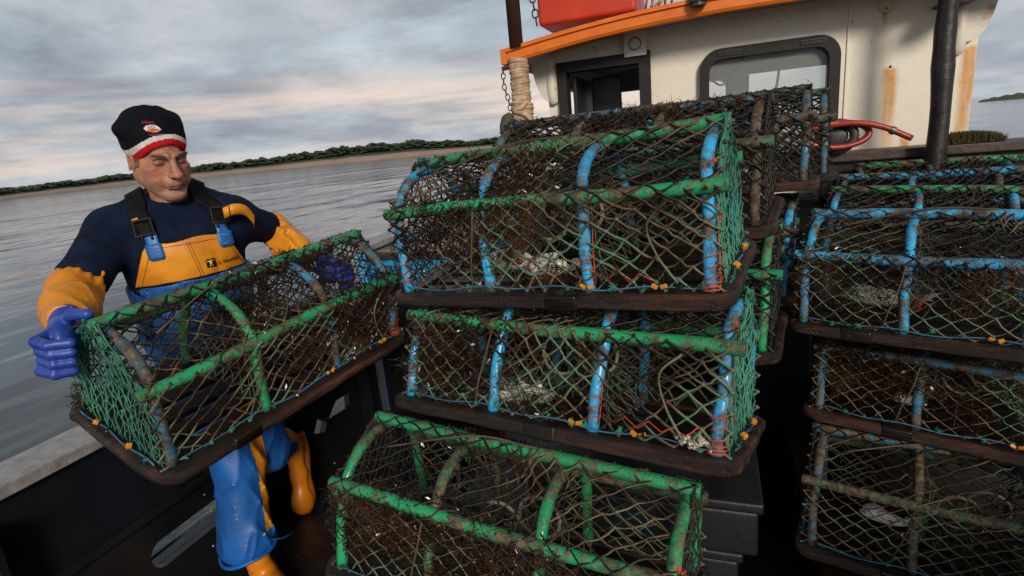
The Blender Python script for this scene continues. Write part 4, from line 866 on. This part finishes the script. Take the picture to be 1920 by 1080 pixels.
tint(g3((.042, -.07, -.026), (.020, .03, .017)), (.50, .120, .080), .7); tint(g3((0, -.12, -.036), (.014, .02, .014)), (.50, .145, .10), .7); tint(g3((.08, .01, -.01), (.02, .03, .04)), (.42, .13, .09), .7)
tint(((q[:, 2] < -.050) & (q[:, 1] < .03) & (q[:, 2] > -.125))*1.0*np.clip((-.050-q[:, 2])/.02, 0, 1), (.30, .18, .14), .42)
tint(g3((.0, -.101, -.0715), (.021, .02, .0042)), (.27, .105, .08), .6); tint(g3((.0, -.101, -.0795), (.019, .02, .0048)), (.33, .13, .10), .6)
tint(g3((.012, -.10, -.0770), (.026, .02, .0024)), (.045, .018, .015), 1); tint(g3((.031, -.086, -.0095), (.014, .02, .0024)), (.03, .018, .015), 1)
tint(g3((.031, -.086, .0005), (.018, .02, .009)), (.20, .09, .065), .8); tint(g3((.014, -.09, .002), (.008, .02, .012)), (.22, .10, .07), .5); tint(g3((.032, -.086, -.0175), (.016, .02, .004)), (.36, .17, .13), .5)  # shade under the brows put into the colour of lids and sockets
ca = body.data.color_attributes.new('Col', 'FLOAT_COLOR', 'POINT'); ca.data.foreach_set('color', np.column_stack([c, np.ones(len(c))]).ravel().astype(np.float32))
# eyebrows and short grey hair below the hat
def toworld(hq): return np.array(hq)@HR.T+HC
rs_ = np.random.default_rng(12); A = []; B = []
for sx in (-1, 1):
    for i in range(150):
        t = rs_.random(); p = toworld((sx*(.012+.036*t), -.0985+.018*t*t+.0, .0150+.005*math.sin(t*2.6)+rs_.normal(0, .0022))); A.append(p); B.append(p+toworld((sx*.007, -.0025, .0015+rs_.normal(0, .001)))-HC)
    v1, f1 = prisms(np.array(A), np.array(B), .0006, .0003); mk('eyebrow', v1, f1, 'hair_grey', man, False); A = []; B = []
A = []; B = []
for i in range(900):
    sx = rs_.choice([-1, 1]); y = rs_.uniform(-.030, .085); z = rs_.uniform(-.045, .03) if y > .03 else rs_.uniform(-.022, .03); x = .0745*math.sqrt(max(.05, 1-((y-.018)/.098)**2)); p = toworld((sx*(x-.0015), y, z)); A.append(p); B.append(p+toworld((sx*.0022, .004, -.006))-HC)
v1, f1 = prisms(np.array(A), np.array(B), .0008, .0004); mk('hair', v1, f1, 'hair_grey', man, False)
# knit hat
HRh = rot3(R(27), R(13), R(2))
def hat_parts(p):
    q = p-HC; q = q@HR
    ang = np.arctan2(q[:, 0], -q[:, 1]); rim = .049-.040*(1-np.cos(ang))*.5-.046*np.sin(ang*1.0)**2
    d = el(q, (0, .020, .048), (.089, .107, .088)); d = sm(d, el(q, (.004, .030, .086), (.078, .082, .058)), .03)
    d = sm(d, el(q, (-.070, .022, .082), (.032, .04, .026)), .02); d = sm(d, el(q, (.052, .01, .098), (.030, .04, .026)), .02)
    d = d+.0028*fbm(p, 38, 21)+.0012*np.sin(ang*9+q[:, 2]*20)*np.clip((q[:, 2]-.06)*20, 0, 1); return q, d, rim
def hat_sdf(p):
    q, d, rim = hat_parts(p); sh = np.maximum(d, -(d+.006)); return np.maximum(d, rim-q[:, 2])
v, f = surf(hat_sdf, (-.21, -.25, 1.60), (.10, .11, 1.90), .0032)
q, d, rim = hat_parts(v); fc = v[f].mean(1); q2, d2, rim2 = hat_parts(fc); hh = q2[:, 2]-rim2; a9 = np.arctan2(q2[:, 0], -q2[:, 1]); hh = hh/(1+.45*np.abs(np.sin(a9))); mi = np.where(hh < .0165, 1, np.where(hh < .0290, 2, 0)).astype(int)
hat = mk('knit_hat', v, f, None, man, True, ['knit_black', 'knit_red', 'knit_white'], mi)
# sweater
SH_L, EL_L, WR_L = np.array([-.198, -.015, 1.462]), np.array([-.312, -.20, 1.325]), np.array([-.302, -.455, 1.296])
SH_R, EL_R, WR_R = np.array([.152, -.005, 1.452]), np.array([.292, .115, 1.392]), np.array([.382, -.045, 1.265])
def torso(p):
    d = el(p, (-.02, .0, 1.35), (.185, .125, .22)); d = sm(d, el(p, (-.02, .015, 1.12), (.178, .135, .22)), .08)
    d = sm(d, rc(p, (-.025, -.005, 1.495), SH_L, .068, .072), .05); d = sm(d, rc(p, (-.018, -.005, 1.495), SH_R, .068, .072), .05)
    d = sm(d, rc(p, (-.02, .0, 1.50), (-.02, -.01, 1.545), .072, .056), .03); d = sm(d, el(p, (-.02, -.05, 1.38), (.14, .085, .12)), .06)
    d = sm(d, rc(p, (-.060, .035, 1.562), (-.185, .01, 1.480), .040, .060), .03); d = sm(d, rc(p, (.035, .035, 1.565), (.145, .01, 1.478), .040, .060), .03); return d
def sweater(p):
    d = torso(p)
    eL = SH_L+(EL_L-SH_L)*.80; eR = SH_R+(EL_R-SH_R)*.80
    aL = rc(p, SH_L, eL, .073, .068); aR = rc(p, SH_R, eR, .072, .060)
    uL = (EL_L-SH_L)/np.linalg.norm(EL_L-SH_L); uR = (EL_R-SH_R)/np.linalg.norm(EL_R-SH_R)
    aL = np.maximum(aL, (p-eL)@uL-.012); aR = np.maximum(aR, (p-eR)@uR-.012)
    d = sm(d, aL, .045); d = sm(d, aR, .045)
    rg = (1-np.abs(np.sin(p[:, 2]*22+p[:, 0]*26+2.5*fbm(p, 8, 6))))**2; d = d-.0055*rg*np.clip(fbm(p, 9, 2)+.35, 0, 1)+.0042*fbm(p*np.array([1, 1, .6]), 24, 31)*np.clip((1.5-p[:, 2])*8, 0.1, 1)+.0015*fbm(p, 75, 5)
    hole = rc(p, (-.016, -.035, 1.60), (-.018, -.005, 1.535), .075, .054); return sub(d, hole, .006)
v, f = surf(sweater, (-.42, -.32, .98), (.38, .24, 1.62), .0062); mk('sweater', v, f, 'knit_navy', man)
def project(P, fn, off, it=12):
    P = np.array(P, float)
    for _ in range(it):
        d = fn(P)-off; e = 1e-3; g = np.stack([(fn(P+np.eye(3)[k]*e)-fn(P-np.eye(3)[k]*e))/(2*e) for k in range(3)], 1); g /= np.maximum(np.linalg.norm(g, axis=1, keepdims=True), .3); P = P-g*np.clip(d, -.03, .03)[:, None]*.8
    return P, g
def ribbon(name, pts, width, mat, fn, off, thick=.003, parent=None, n=8, across=7):
    C_ = np.array(cat(pts, n)); T = np.gradient(C_, axis=0); T /= np.linalg.norm(T, axis=1, keepdims=True); Pc, g = project(C_, fn, off); S_ = np.cross(T, g); S_ /= np.linalg.norm(S_, axis=1, keepdims=True); m_ = len(C_)
    ts = np.linspace(-.5, .5, across); G = np.stack([Pc+S_*width*t for t in ts], 1).reshape(-1, 3); G, g2 = project(G, fn, off, 6); top = G+g2*thick; k = across
    V = np.concatenate([G, top]); F = []; n0 = len(G)
    for i in range(m_-1):
        for j in range(k-1): a = i*k+j; F += [(a, a+1, a+k+1, a+k), (n0+a, n0+a+k, n0+a+k+1, n0+a+1)]
        F += [(i*k, i*k+k, n0+i*k+k, n0+i*k), (i*k+k-1, n0+i*k+k-1, n0+i*k+2*k-1, i*k+2*k-1)]
    F += [tuple([j for j in (0,)]+[])][:0]
    for j in range(k-1): F += [(j, n0+j, n0+j+1, j+1), ((m_-1)*k+j, (m_-1)*k+j+1, n0+(m_-1)*k+j+1, n0+(m_-1)*k+j)]
    return mk(name, V, F, mat, parent or man)
# collars
def neckline(p): return head_sdf(p)
A = [(-.017+.060*math.cos(t), -.020+.056*math.sin(t), 1.535+.020*math.sin(t)+.004) for t in np.linspace(0, 2*math.pi, 40)[:-1]]
A, _ = project(A, lambda p: sm(head_sdf(p), rc(p, (-.03, -.01, 1.60), (-.018, .008, 1.50), .055, .060), .01), .007, 6)
b = MB(); b.tube([tuple(x+np.array([0, 0, .009])) for x in A], .0055, 8, closed=True); b.build('shirt_collar', 'shirt_grey', man, True)
b = MB(); Bp = [(-.017+.069*math.cos(t), -.022+.066*math.sin(t), 1.522+.024*math.sin(t)) for t in np.linspace(0, 2*math.pi, 40)[:-1]]; b.tube(Bp, .0105, 8, closed=True); b.build('sweater_collar', 'knit_navy', man, True)
# bib and trousers
def bibreg(p):
    x, y, z = p[:, 0]+.004, p[:, 1], p[:, 2]; top = 1.424+.02*x+.004*np.sin(x*40); hw = .118+np.clip((1.42-z)*.40, 0, .12)+.0*z
    e = np.maximum(np.abs(x)-hw, z-top); c_ = np.maximum(0, np.stack([np.abs(x)-hw+.03, z-top+.03], 1)); e2 = np.linalg.norm(c_, axis=1)-.03; return np.maximum(np.maximum(e, e2), y+.01)
def bib(p):
    d = np.abs(torso(p)-.006+.0022*fbm(p, 26, 77)+.004*np.exp(-((p[:, 0]-.07)/.012)**2-((p[:, 2]-1.33)/.05)**2))-.0036; return np.maximum(np.maximum(d, bibreg(p)), 1.296+.05*p[:, 0]-p[:, 2])
v, f = surf(bib, (-.24, -.24, 1.24), (.24, .02, 1.45), .0034); mk('bib', v, f, 'oilskin_yellow', man)
tor2 = lambda p: torso(p)
HIPL, KNL, ANL = (-.062, .05, .92), (-.012, -.01, .54), (-.042, -.045, .235)
HIPR, KNR, ANR = (.075, .06, .92), (.105, .10, .50), (.185, .345, .40)
def trous(p):
    d = np.maximum(np.abs(torso(p)-.006)-.005, np.maximum(p[:, 2]-(1.292+.05*p[:, 0]), 1.0-p[:, 2])); d = sm(d, el(p, (.0, .05, .97), (.165, .125, .13)), .05)
    l = rc(p, HIPL, KNL, .108, .084); l = sm(l, rc(p, KNL, ANL, .084, .101), .04); l = np.maximum(l, .205+.10*(p[:, 0]+.04)-p[:, 2])
    hollow = rc(p, (-.03, -.03, .33), (-.045, -.045, .10), .050, .092); l = np.maximum(l, -hollow)
    r_ = rc(p, HIPR, KNR, .105, .082); s_ = rc(p, KNR, ANR, .080, .072); u = np.array(ANR)-np.array(KNR); u = u/np.linalg.norm(u); s_ = np.maximum(s_, (p-np.array(ANR))@u+.01); r_ = sm(r_, s_, .03)
    d = sm(d, sm(l, r_, .03), .05)
    lo_ = np.clip((1.0-p[:, 2])*2, 0, 1); w_ = (1-np.abs(np.sin(p[:, 2]*17+p[:, 0]*14+2.4*np.sin(p[:, 0]*22+p[:, 1]*12))))**2; w2 = (1-np.abs(np.sin(p[:, 2]*9-p[:, 0]*26+2*fbm(p, 7, 6))))**3; return d+.004*lo_-.0120*w_*lo_*np.clip(fbm(p, 9, 3)+.4, 0, 1)-.0100*w2*lo_*np.clip(fbm(p, 9, 5)+.5, 0, 1)+.006*fbm(p*np.array([1, 1, .45]), 24, 14)
v, f = surf(trous, (-.24, -.22, .14), (.34, .46, 1.33), .0068); fc = v[f].mean(1); e1 = v[f[:, 1]]-v[f[:, 0]]; e2 = v[f[:, 3]]-v[f[:, 0]]; nn = np.cross(e1, e2); nn /= np.maximum(np.linalg.norm(nn, axis=1, keepdims=True), 1e-12)
axx = np.interp(fc[:, 2], [.2, .54, .9], [-.040, -.012, -.05]); mi = ((fc[:, 2] < .80) & (fc[:, 1] < .16) & (fc[:, 0] > axx+.062) & (fc[:, 0] < .09) & (fc[:, 2] > .285)) | ((fc[:, 1] > .14) & (fc[:, 2] < .56) & (nn[:, 2] > .15))
mk('oilskin_trousers', v, f, None, man, True, ['oilskin_blue', 'oilskin_yellow'], mi.astype(int))
b = MB(); cf = [(-.042+.100*math.cos(t)+.0*t, -.045+.100*math.sin(t), .212+.010*math.cos(t)+.004*math.sin(3*t)) for t in np.linspace(0, 2*math.pi, 36)[:-1]]; b.tube(cf, .0075, 8, closed=True)
b.build('trouser_hem', 'oilskin_blue', man, True)
fl_ = [(.030, -.118, .262), (.072, -.122, .250), (.120, -.100, .236), (.085, -.080, .214), (.058, -.055, .206), (.046, -.085, .225)]; nf = len(fl_); mk('trouser_flap', fl_+[(x+.002, y+.006, z-.004) for x, y, z in fl_], [tuple(range(nf)), tuple(range(nf, 2*nf))[::-1]]+[(i, (i+1) % nf, nf+(i+1) % nf, nf+i) for i in range(nf)], 'oilskin_blue', man, False)
def boot1(p):
    d = rc(p, (-.035, -.03, .30), (-.018, -.02, .09), .052, .045); d = sm(d, rc(p, (-.010, .0, .055), (.028, -.145, .047), .045, .043), .03); d = sm(d, el(p, (.036, -.165, .040), (.047, .062, .038)), .02)
    return np.maximum(d, .004-p[:, 2])+.0009*fbm(p, 40, 8)
def boot2(p):
    A_ = np.array([.200, .40, .385]); H_ = np.array([.235, .432, .33]); T_ = np.array([.212, .365, .062])
    d = rc(p, (.16, .30, .41), A_, .055, .050); d = sm(d, rc(p, H_+np.array([-.012, -.035, .02]), (H_+T_)/2, .044, .034), .02); d = sm(d, rc(p, (H_+T_)/2, T_, .036, .040), .03); d = sm(d, el(p, T_+np.array([0, 0, .01]), (.052, .036, .068)), .02); return d+.0009*fbm(p, 40, 9)
for fn, lo, hi in ((boot1, (-.12, -.26, -.01), (.12, .08, .34)), (boot2, (.08, .22, -.01), (.32, .50, .48))):
    v, f = surf(fn, lo, hi, .005); bt = mk('rubber_boot', v, f, 'boot_yellow', man)
    b = MB()
    if fn is boot2:
        for k in range(7):
            z = .30+.012*k; b.tube([(.265-.0, .425-.006*abs(k-3), z), (.272, .40, z+.002), (.262, .375, z+.003)], .0018, 5)
        b.build('boot_rib', 'boot_sole', bt, True); b = MB(); b.tube(cat([(.262, .462, .37), (.268, .450, .30), (.262, .425, .22), (.252, .400, .14), (.248, .385, .08), (.232, .375, .035), (.212, .365, .012)], 5), [.022+.010*abs(math.sin(i/30*5.2+1.0)) for i in range(31)], 10)
    else:
        b.tube(cat([(-.055, .03, .012), (-.04, -.10, .012), (-.008, -.215, .012), (.045, -.232, .012), (.085, -.17, .012), (.05, -.05, .012), (.03, .035, .012)], 6, True), .010, 6)
    b.build('boot_sole', 'boot_sole', bt, True)
# oilskin sleeves, gathered cuffs
def sleeve(name, a, e, w_, ra, re, rw, seed, t0):
    a0 = a+(e-a)*t0; u0 = (e-a)/np.linalg.norm(e-a); u1 = (w_-e)/np.linalg.norm(w_-e); bulge = (e+w_)/2+np.array([0, 0, -.012])
    def fn(p):
        d = rc(p, a0, e, ra, re); d = sm(d, rc(p, e, bulge, re, re*.98), .02); d = sm(d, rc(p, bulge, w_, re*.95, rw), .03)
        s = (p-a0)@u0; q = p-(a0+np.outer(s, u0)); uu = np.cross(u0, [0, 0, 1.]); uu /= np.linalg.norm(uu); vv = np.cross(u0, uu); an = np.arctan2(q@vv, q@uu)
        d = d-.0045*np.sin(an*14)*np.exp(-((s-.025)/.024)**2)+.0045*np.exp(-((s-.020)/.008)**2)-.004*np.exp(-((s-.004)/.010)**2)
        s2 = (p-w_)@u1; d = d-.003*np.sin(an*13)*np.exp(-((s2+.02)/.03)**2)
        fold = (1-np.abs(np.sin((p@(u1*.8+np.array([.3, .2, .9])))*34+3*fbm(p, 11, seed))))**2; f2 = (1-np.abs(np.sin((p@(u1*.2+np.array([.9, .5, -.4])))*27+3.5*fbm(p, 9, seed+5))))**2; d = d-.0090*fold*np.clip(fbm(p, 12, seed+1)+.55, 0, 1)-.0075*f2*np.clip(fbm(p, 12, seed+8)+.45, 0, 1)+.0030*fbm(p, 34, seed+2)+.004
        return np.maximum(np.maximum(d, -s), s2-.006)
    P = np.array([a0, e, w_]); v, f = surf(fn, tuple(P.min(0)-.11), tuple(P.max(0)+.11), .0046); return mk(name, v, f, 'oilskin_yellow', man)
sleeve('oilskin_sleeve', SH_L, EL_L, WR_L, .058, .068, .043, 51, .74); sleeve('oilskin_sleeve', SH_R, EL_R, WR_R, .052, .060, .040, 61, .74)
# gloves
def glove(wr, palm, prad, fingers, thumb, lo, hi, fr=.0128):
    def fn(p):
        d = rc(p, wr, (np.array(wr)+np.array(palm))/2, .037, .034); d = sm(d, el(p, palm, np.array(prad)*1.06), .026)
        for fg in fingers:
            g = None
            for i in range(len(fg)-1):
                s = rc(p, fg[i], fg[i+1], fr*(1.06-.07*i), fr*(1.0-.08*i)); g = s if g is None else sm(g, s, .004)
            d = sm(d, g, .0075)
        g = None
        for i in range(len(thumb)-1):
            s = rc(p, thumb[i], thumb[i+1], .0150-.001*i, .0140-.0012*i); g = s if g is None else sm(g, s, .005)
        d = sm(d, g, .010); s = (p-np.array(wr))@(np.array(palm)-np.array(wr))/np.linalg.norm(np.array(palm)-np.array(wr)); return d+.0008*fbm(p, 90, 3)+.0012*np.sin(s*260)*np.exp(-((s-.02)/.02)**2)
    v, f = surf(fn, lo, hi, .0026); return mk('glove', v, f, 'glove_blue', man)
fl = []
for i in range(4):
    z = 1.286-.0235*i; o = [0, -.004, -.003, .006][i]
    fl.append([(-.322, -.545+.003*i, z+.002), (-.345-o, -.590, z-.002), (-.318-o*.5, -.633, z-.007), (-.275-.004*i, -.640+.004*i, z-.010)])
glove((-.302, -.45, 1.298), (-.305, -.530, 1.262), (.030, .052, .050), fl, [(-.292, -.515, 1.305), (-.272, -.560, 1.325), (-.236, -.600, 1.327)], (-.40, -.70, 1.15), (-.19, -.40, 1.37))
fl = []
for i in range(4):
    z = 1.256-.0225*i; o = [0, .005, .004, -.004][i]
    fl.append([(.462, -.095, z), (.492+o, -.135, z-.003), (.478+o, -.178, z-.008), (.440, -.190, z-.012)])
glove((.378, -.050, 1.270), (.432, -.098, 1.232), (.040, .034, .050), fl, [(.405, -.10, 1.268), (.405, -.150, 1.283), (.432, -.185, 1.278)], (.33, -.25, 1.12), (.56, .01, 1.35))
# braces, buckles, tabs
def swt(p): return torso(p)
def on(x, z, y=-.25):
    """point on the front of the chest above (x, z)"""
    y0, y1 = -.35, .0
    for _ in range(30):
        m_ = (y0+y1)/2
        if torso(np.array([[x, m_, z]]))[0] > 0: y0 = m_
        else: y1 = m_
    return (x, y0, z)
sl = ribbon('shoulder_strap', [on(-.104, 1.475), on(-.116, 1.520), (-.122, -.085, 1.565), (-.124, -.010, 1.59), (-.122, .05, 1.59), (-.09, .12, 1.50)], .052, 'webbing_black', swt, .008)
sr = ribbon('shoulder_strap', [on(.096, 1.475), on(.092, 1.515), (.078, -.085, 1.570), (.070, -.010, 1.605), (.066, .05, 1.60), (.03, .12, 1.50)], .052, 'webbing_black', swt, .008)
def patch(name, cx_, cz, w_, h_, ang, mat, parent, off, th, nx=5, nz=7, rad=.0, fn=None, outline=None):
    """thin plate laid on the chest; (w,h) size, ang tilt"""
    fn = fn or torso; ca_, sa = math.cos(ang), math.sin(ang); pts = []; 
    for i in range(nz):
        for j in range(nx):
            a, b_ = (j/(nx-1)-.5)*w_, (i/(nz-1)-.5)*h_
            if rad and i in (0,) and j in (0, nx-1): a *= .8
            pts.append(on(cx_+a*ca_-b_*sa, cz+a*sa+b_*ca_))
    G, g = project(pts, fn, off, 5); T = G+g*th; n0 = len(G); V = np.concatenate([G, T]); F = []
    for i in range(nz-1):
        for j in range(nx-1): a = i*nx+j; F += [(n0+a, n0+a+1, n0+a+nx+1, n0+a+nx)]
    for j in range(nx-1): F += [(j, j+1, n0+j+1, n0+j), ((nz-1)*nx+j, n0+(nz-1)*nx+j, n0+(nz-1)*nx+j+1, (nz-1)*nx+j+1)]
    for i in range(nz-1): F += [(i*nx, n0+i*nx, n0+(i+1)*nx, (i+1)*nx), (i*nx+nx-1, (i+1)*nx+nx-1, n0+(i+1)*nx+nx-1, n0+i*nx+nx-1)]
    return mk(name, V, F, mat, parent, True)
def lay(pts2, cx_, cz, ang, off):
    ca_, sa = math.cos(ang), math.sin(ang); P = [on(cx_+a*ca_-b_*sa, cz+a*sa+b_*ca_) for a, b_ in pts2]; G, g = project(P, torso, off, 5); return [tuple(x) for x in G]
for cx_, tz, an in ((-.092, 1.424, .06), (.100, 1.432, .03)):
    tb = patch('strap_tab', cx_, tz+.008, .033, .040, an, 'tab_blue', man, .012, .003); patch('tab_plate', cx_+.002, tz-.028, .042, .047, an, 'tab_blue', tb, .013, .004, rad=1)
    b = MB(); zg = [(-.012+.024*(i % 2), .015-.005*i) for i in range(7)]; b.tube(lay(zg, cx_+.002, tz-.028, an, .0185), .0013, 5); b.build('stitching', 'stitch_pale', tb, True)
for cx_, z0, an in ((-.102, 1.462, .08), (.098, 1.470, -.04)):
    bk = patch('buckle', cx_, z0+.002, .040, .036, an, 'webbing_black', man, .014, .010); b = MB()
    b.tube(lay([(-.023, -.020), (.023, -.020), (.023, .022), (-.023, .022)], cx_, z0+.004, an, .026), .0042, 6, closed=True); b.tube(lay([(-.012, -.034), (-.012, -.018), (.012, -.018), (.012, -.034)], cx_, z0+.004, an, .020), .004, 6); b.build('buckle_frame', 'window_rubber', bk, True)
# loose yellow strap end by the left shoulder
Pz = cat([(.118, -.150, 1.490), (.150, -.158, 1.500), (.185, -.140, 1.490), (.207, -.115, 1.455), (.208, -.10, 1.440)], 6); V = []; F = []
for i, p_ in enumerate(Pz):
    t = i/(len(Pz)-1); hw = .017-.010*max(0, t-.6); V += [(p_[0]-.3*hw*t, p_[1], p_[2]-hw), (p_[0]+.3*hw*t, p_[1]-.002, p_[2]+hw), (p_[0]+.3*hw*t, p_[1]+.002, p_[2]+hw), (p_[0]-.3*hw*t, p_[1]+.004, p_[2]-hw)]
for i in range(len(Pz)-1):
    for k in range(4): F.append((i*4+k, i*4+4+k, i*4+4+(k+1) % 4, i*4+(k+1) % 4))
F += [(0, 1, 2, 3), (len(V)-4, len(V)-1, len(V)-2, len(V)-3)]; se = mk('strap_end', V, F, 'oilskin_yellow', man); b = MB(); b.tube([(.135, -.1605, 1.478), (.137, -.1615, 1.514)], .0014, 5); b.build('stitching', 'webbing_black', se)
patch('strap_end', -.122, 1.492, .018, .010, .3, 'oilskin_yellow', man, .016, .003)
# bib seams, emblem and lettering
b = MB()
for dx in (-.004, .004): b.tube(lay([(dx+.012, 1.415-z) for z in np.linspace(0, .115, 14)][::-1] if False else [(dx+.010+.02*t, -.115*t) for t in np.linspace(0, 1, 14)], -.012, 1.414, 0, .0105), .0009, 5)
b.tube(lay([(x, 0) for x in np.linspace(-.075, .078, 16)], 0, 1.408, .02, .0105), .0009, 5)
b.tube(lay([(-.104-.05*t, -.12*t) for t in np.linspace(0, 1, 12)], 0, 1.40, 0, .0105), .0009, 5); b.tube(lay([(.104+.05*t, -.12*t) for t in np.linspace(0, 1, 12)], 0, 1.40, 0, .0105), .0009, 5); b.build('seam', 'stitch_dark', man, True)
em = patch('emblem', .047, 1.338, .026, .027, .03, 'print_black', man, .0115, .0008)
b = MB()
for pts2, r_ in (([(-.0105, .0055), (.0105, .0065)], .0016), ([(0, .004), (0, -.005)], .0042), ([(-.001, -.004), (-.0045, -.011)], .0018), ([(.001, -.004), (.0045, -.011)], .0018), ([(0, .007), (0, .010)], .0022)): b.tube(lay(pts2, .047, 1.338, .03, .0125), r_, 6)
b.build('emblem_figure', 'print_yellow', em, True)
def text_on(txt, size, place, mat, name, parent):
    cu = bpy.data.curves.new('lettering', 'FONT'); cu.body = txt; cu.size = size; cu.extrude = 0; cu.align_x = 'CENTER'; cu.align_y = 'CENTER'; cu.offset = size*.012
    o = bpy.data.objects.new('lettering', cu); COL.objects.link(o); bpy.context.view_layer.update(); me = bpy.data.meshes.new_from_object(o.evaluated_get(bpy.context.evaluated_depsgraph_get()))
    v_ = [x.co[:] for x in me.vertices]; f_ = [list(x.vertices) for x in me.polygons]; bpy.data.objects.remove(o); bpy.data.curves.remove(cu); return mk(name, place(v_), f_, mat, parent, False)
text_on('X TRAPPER', .0135, lambda v_: lay([(a[0], a[1]) for a in v_], .099, 1.334, .06, .0128), 'print_black', 'lettering', man)
# hat badge
def hat_on(pts2, off, cx_=0, cz=.072):
    P = []
    for a, b_ in pts2:
        q_ = np.array([[cx_+a, -.16, cz+b_]]); y0, y1 = -.16, .02
        for _ in range(26):
            m_ = (y0+y1)/2; w_ = np.array([[cx_+a, m_, cz+b_]])@HR.T+HC
            if hat_parts(w_)[1][0] > off: y0 = m_
            else: y1 = m_
        P.append(tuple((np.array([cx_+a, y0, cz+b_])@HR.T+HC)))
    return P
BX, BZ = -.026, .094
def hat_patch(name, outline, mat, parent, off):
    n = len(outline); ctr = np.mean(outline, 0); rings = [outline, [(ctr+(np.array(o_)-ctr)*.55) for o_ in outline]]
    P = hat_on([tuple(a) for r_ in rings for a in r_]+[tuple(ctr)], off, BX, BZ); F = [(i, (i+1) % n, n+(i+1) % n, n+i) for i in range(n)]+[(n+i, n+(i+1) % n, 2*n) for i in range(n)]; return mk(name, P, F, mat, parent, True)
ol = [(.019*math.cos(t)*(1+.05*math.sin(9*t)), (.0125 if math.sin(t) > 0 else .007)*math.sin(t)*(1+.06*math.cos(11*t))) for t in np.linspace(0, 2*math.pi, 40)[:-1]]
bd = hat_patch('hat_badge', ol, 'knit_white', hat, .0016)
hat_patch('badge_crab', [(-.0155, -.0035), (-.012, .001), (-.006, .002), (-.002, .0055), (.003, .004), (.007, .0015), (.0145, .001), (.013, -.002), (.008, -.0035), (.0, -.004), (-.006, -.005), (-.012, -.006)][::-1], 'thread_orange', bd, .0030)
b = MB()
for x, z in ((-.0085, .0055), (-.003, .0085), (.004, .0080)): b.tube(hat_on([(x+.0017*math.cos(t), z+.0019*math.sin(t)) for t in np.linspace(0, 2*math.pi, 9)[:-1]], .0030, BX, BZ), .0004, 4, closed=True)
b.tube(hat_on([(-.006, -.002), (-.003, -.0035), (0, -.002)], .0040, BX, BZ), .0007, 4); b.build('badge_outline', 'print_black', bd)
b = MB(); b.tube(hat_on([(.012, -.004), (.022, -.001)], .003, BX, BZ), .0008, 4); b.build('badge_thread', 'thread_cyan', bd)
text_on('FISHING', .0078, lambda v_: hat_on([((a[0])*1.0, .0185+a[1]-a[0]**2*9) for a in v_], .0022, BX-.003, BZ), 'thread_red', 'badge_lettering', bd)
text_on('LONDON', .0078, lambda v_: hat_on([((a[0])*1.0, -.0135+a[1]+a[0]*.02) for a in v_], .0022, BX+.003, BZ), 'thread_red', 'badge_lettering', bd)
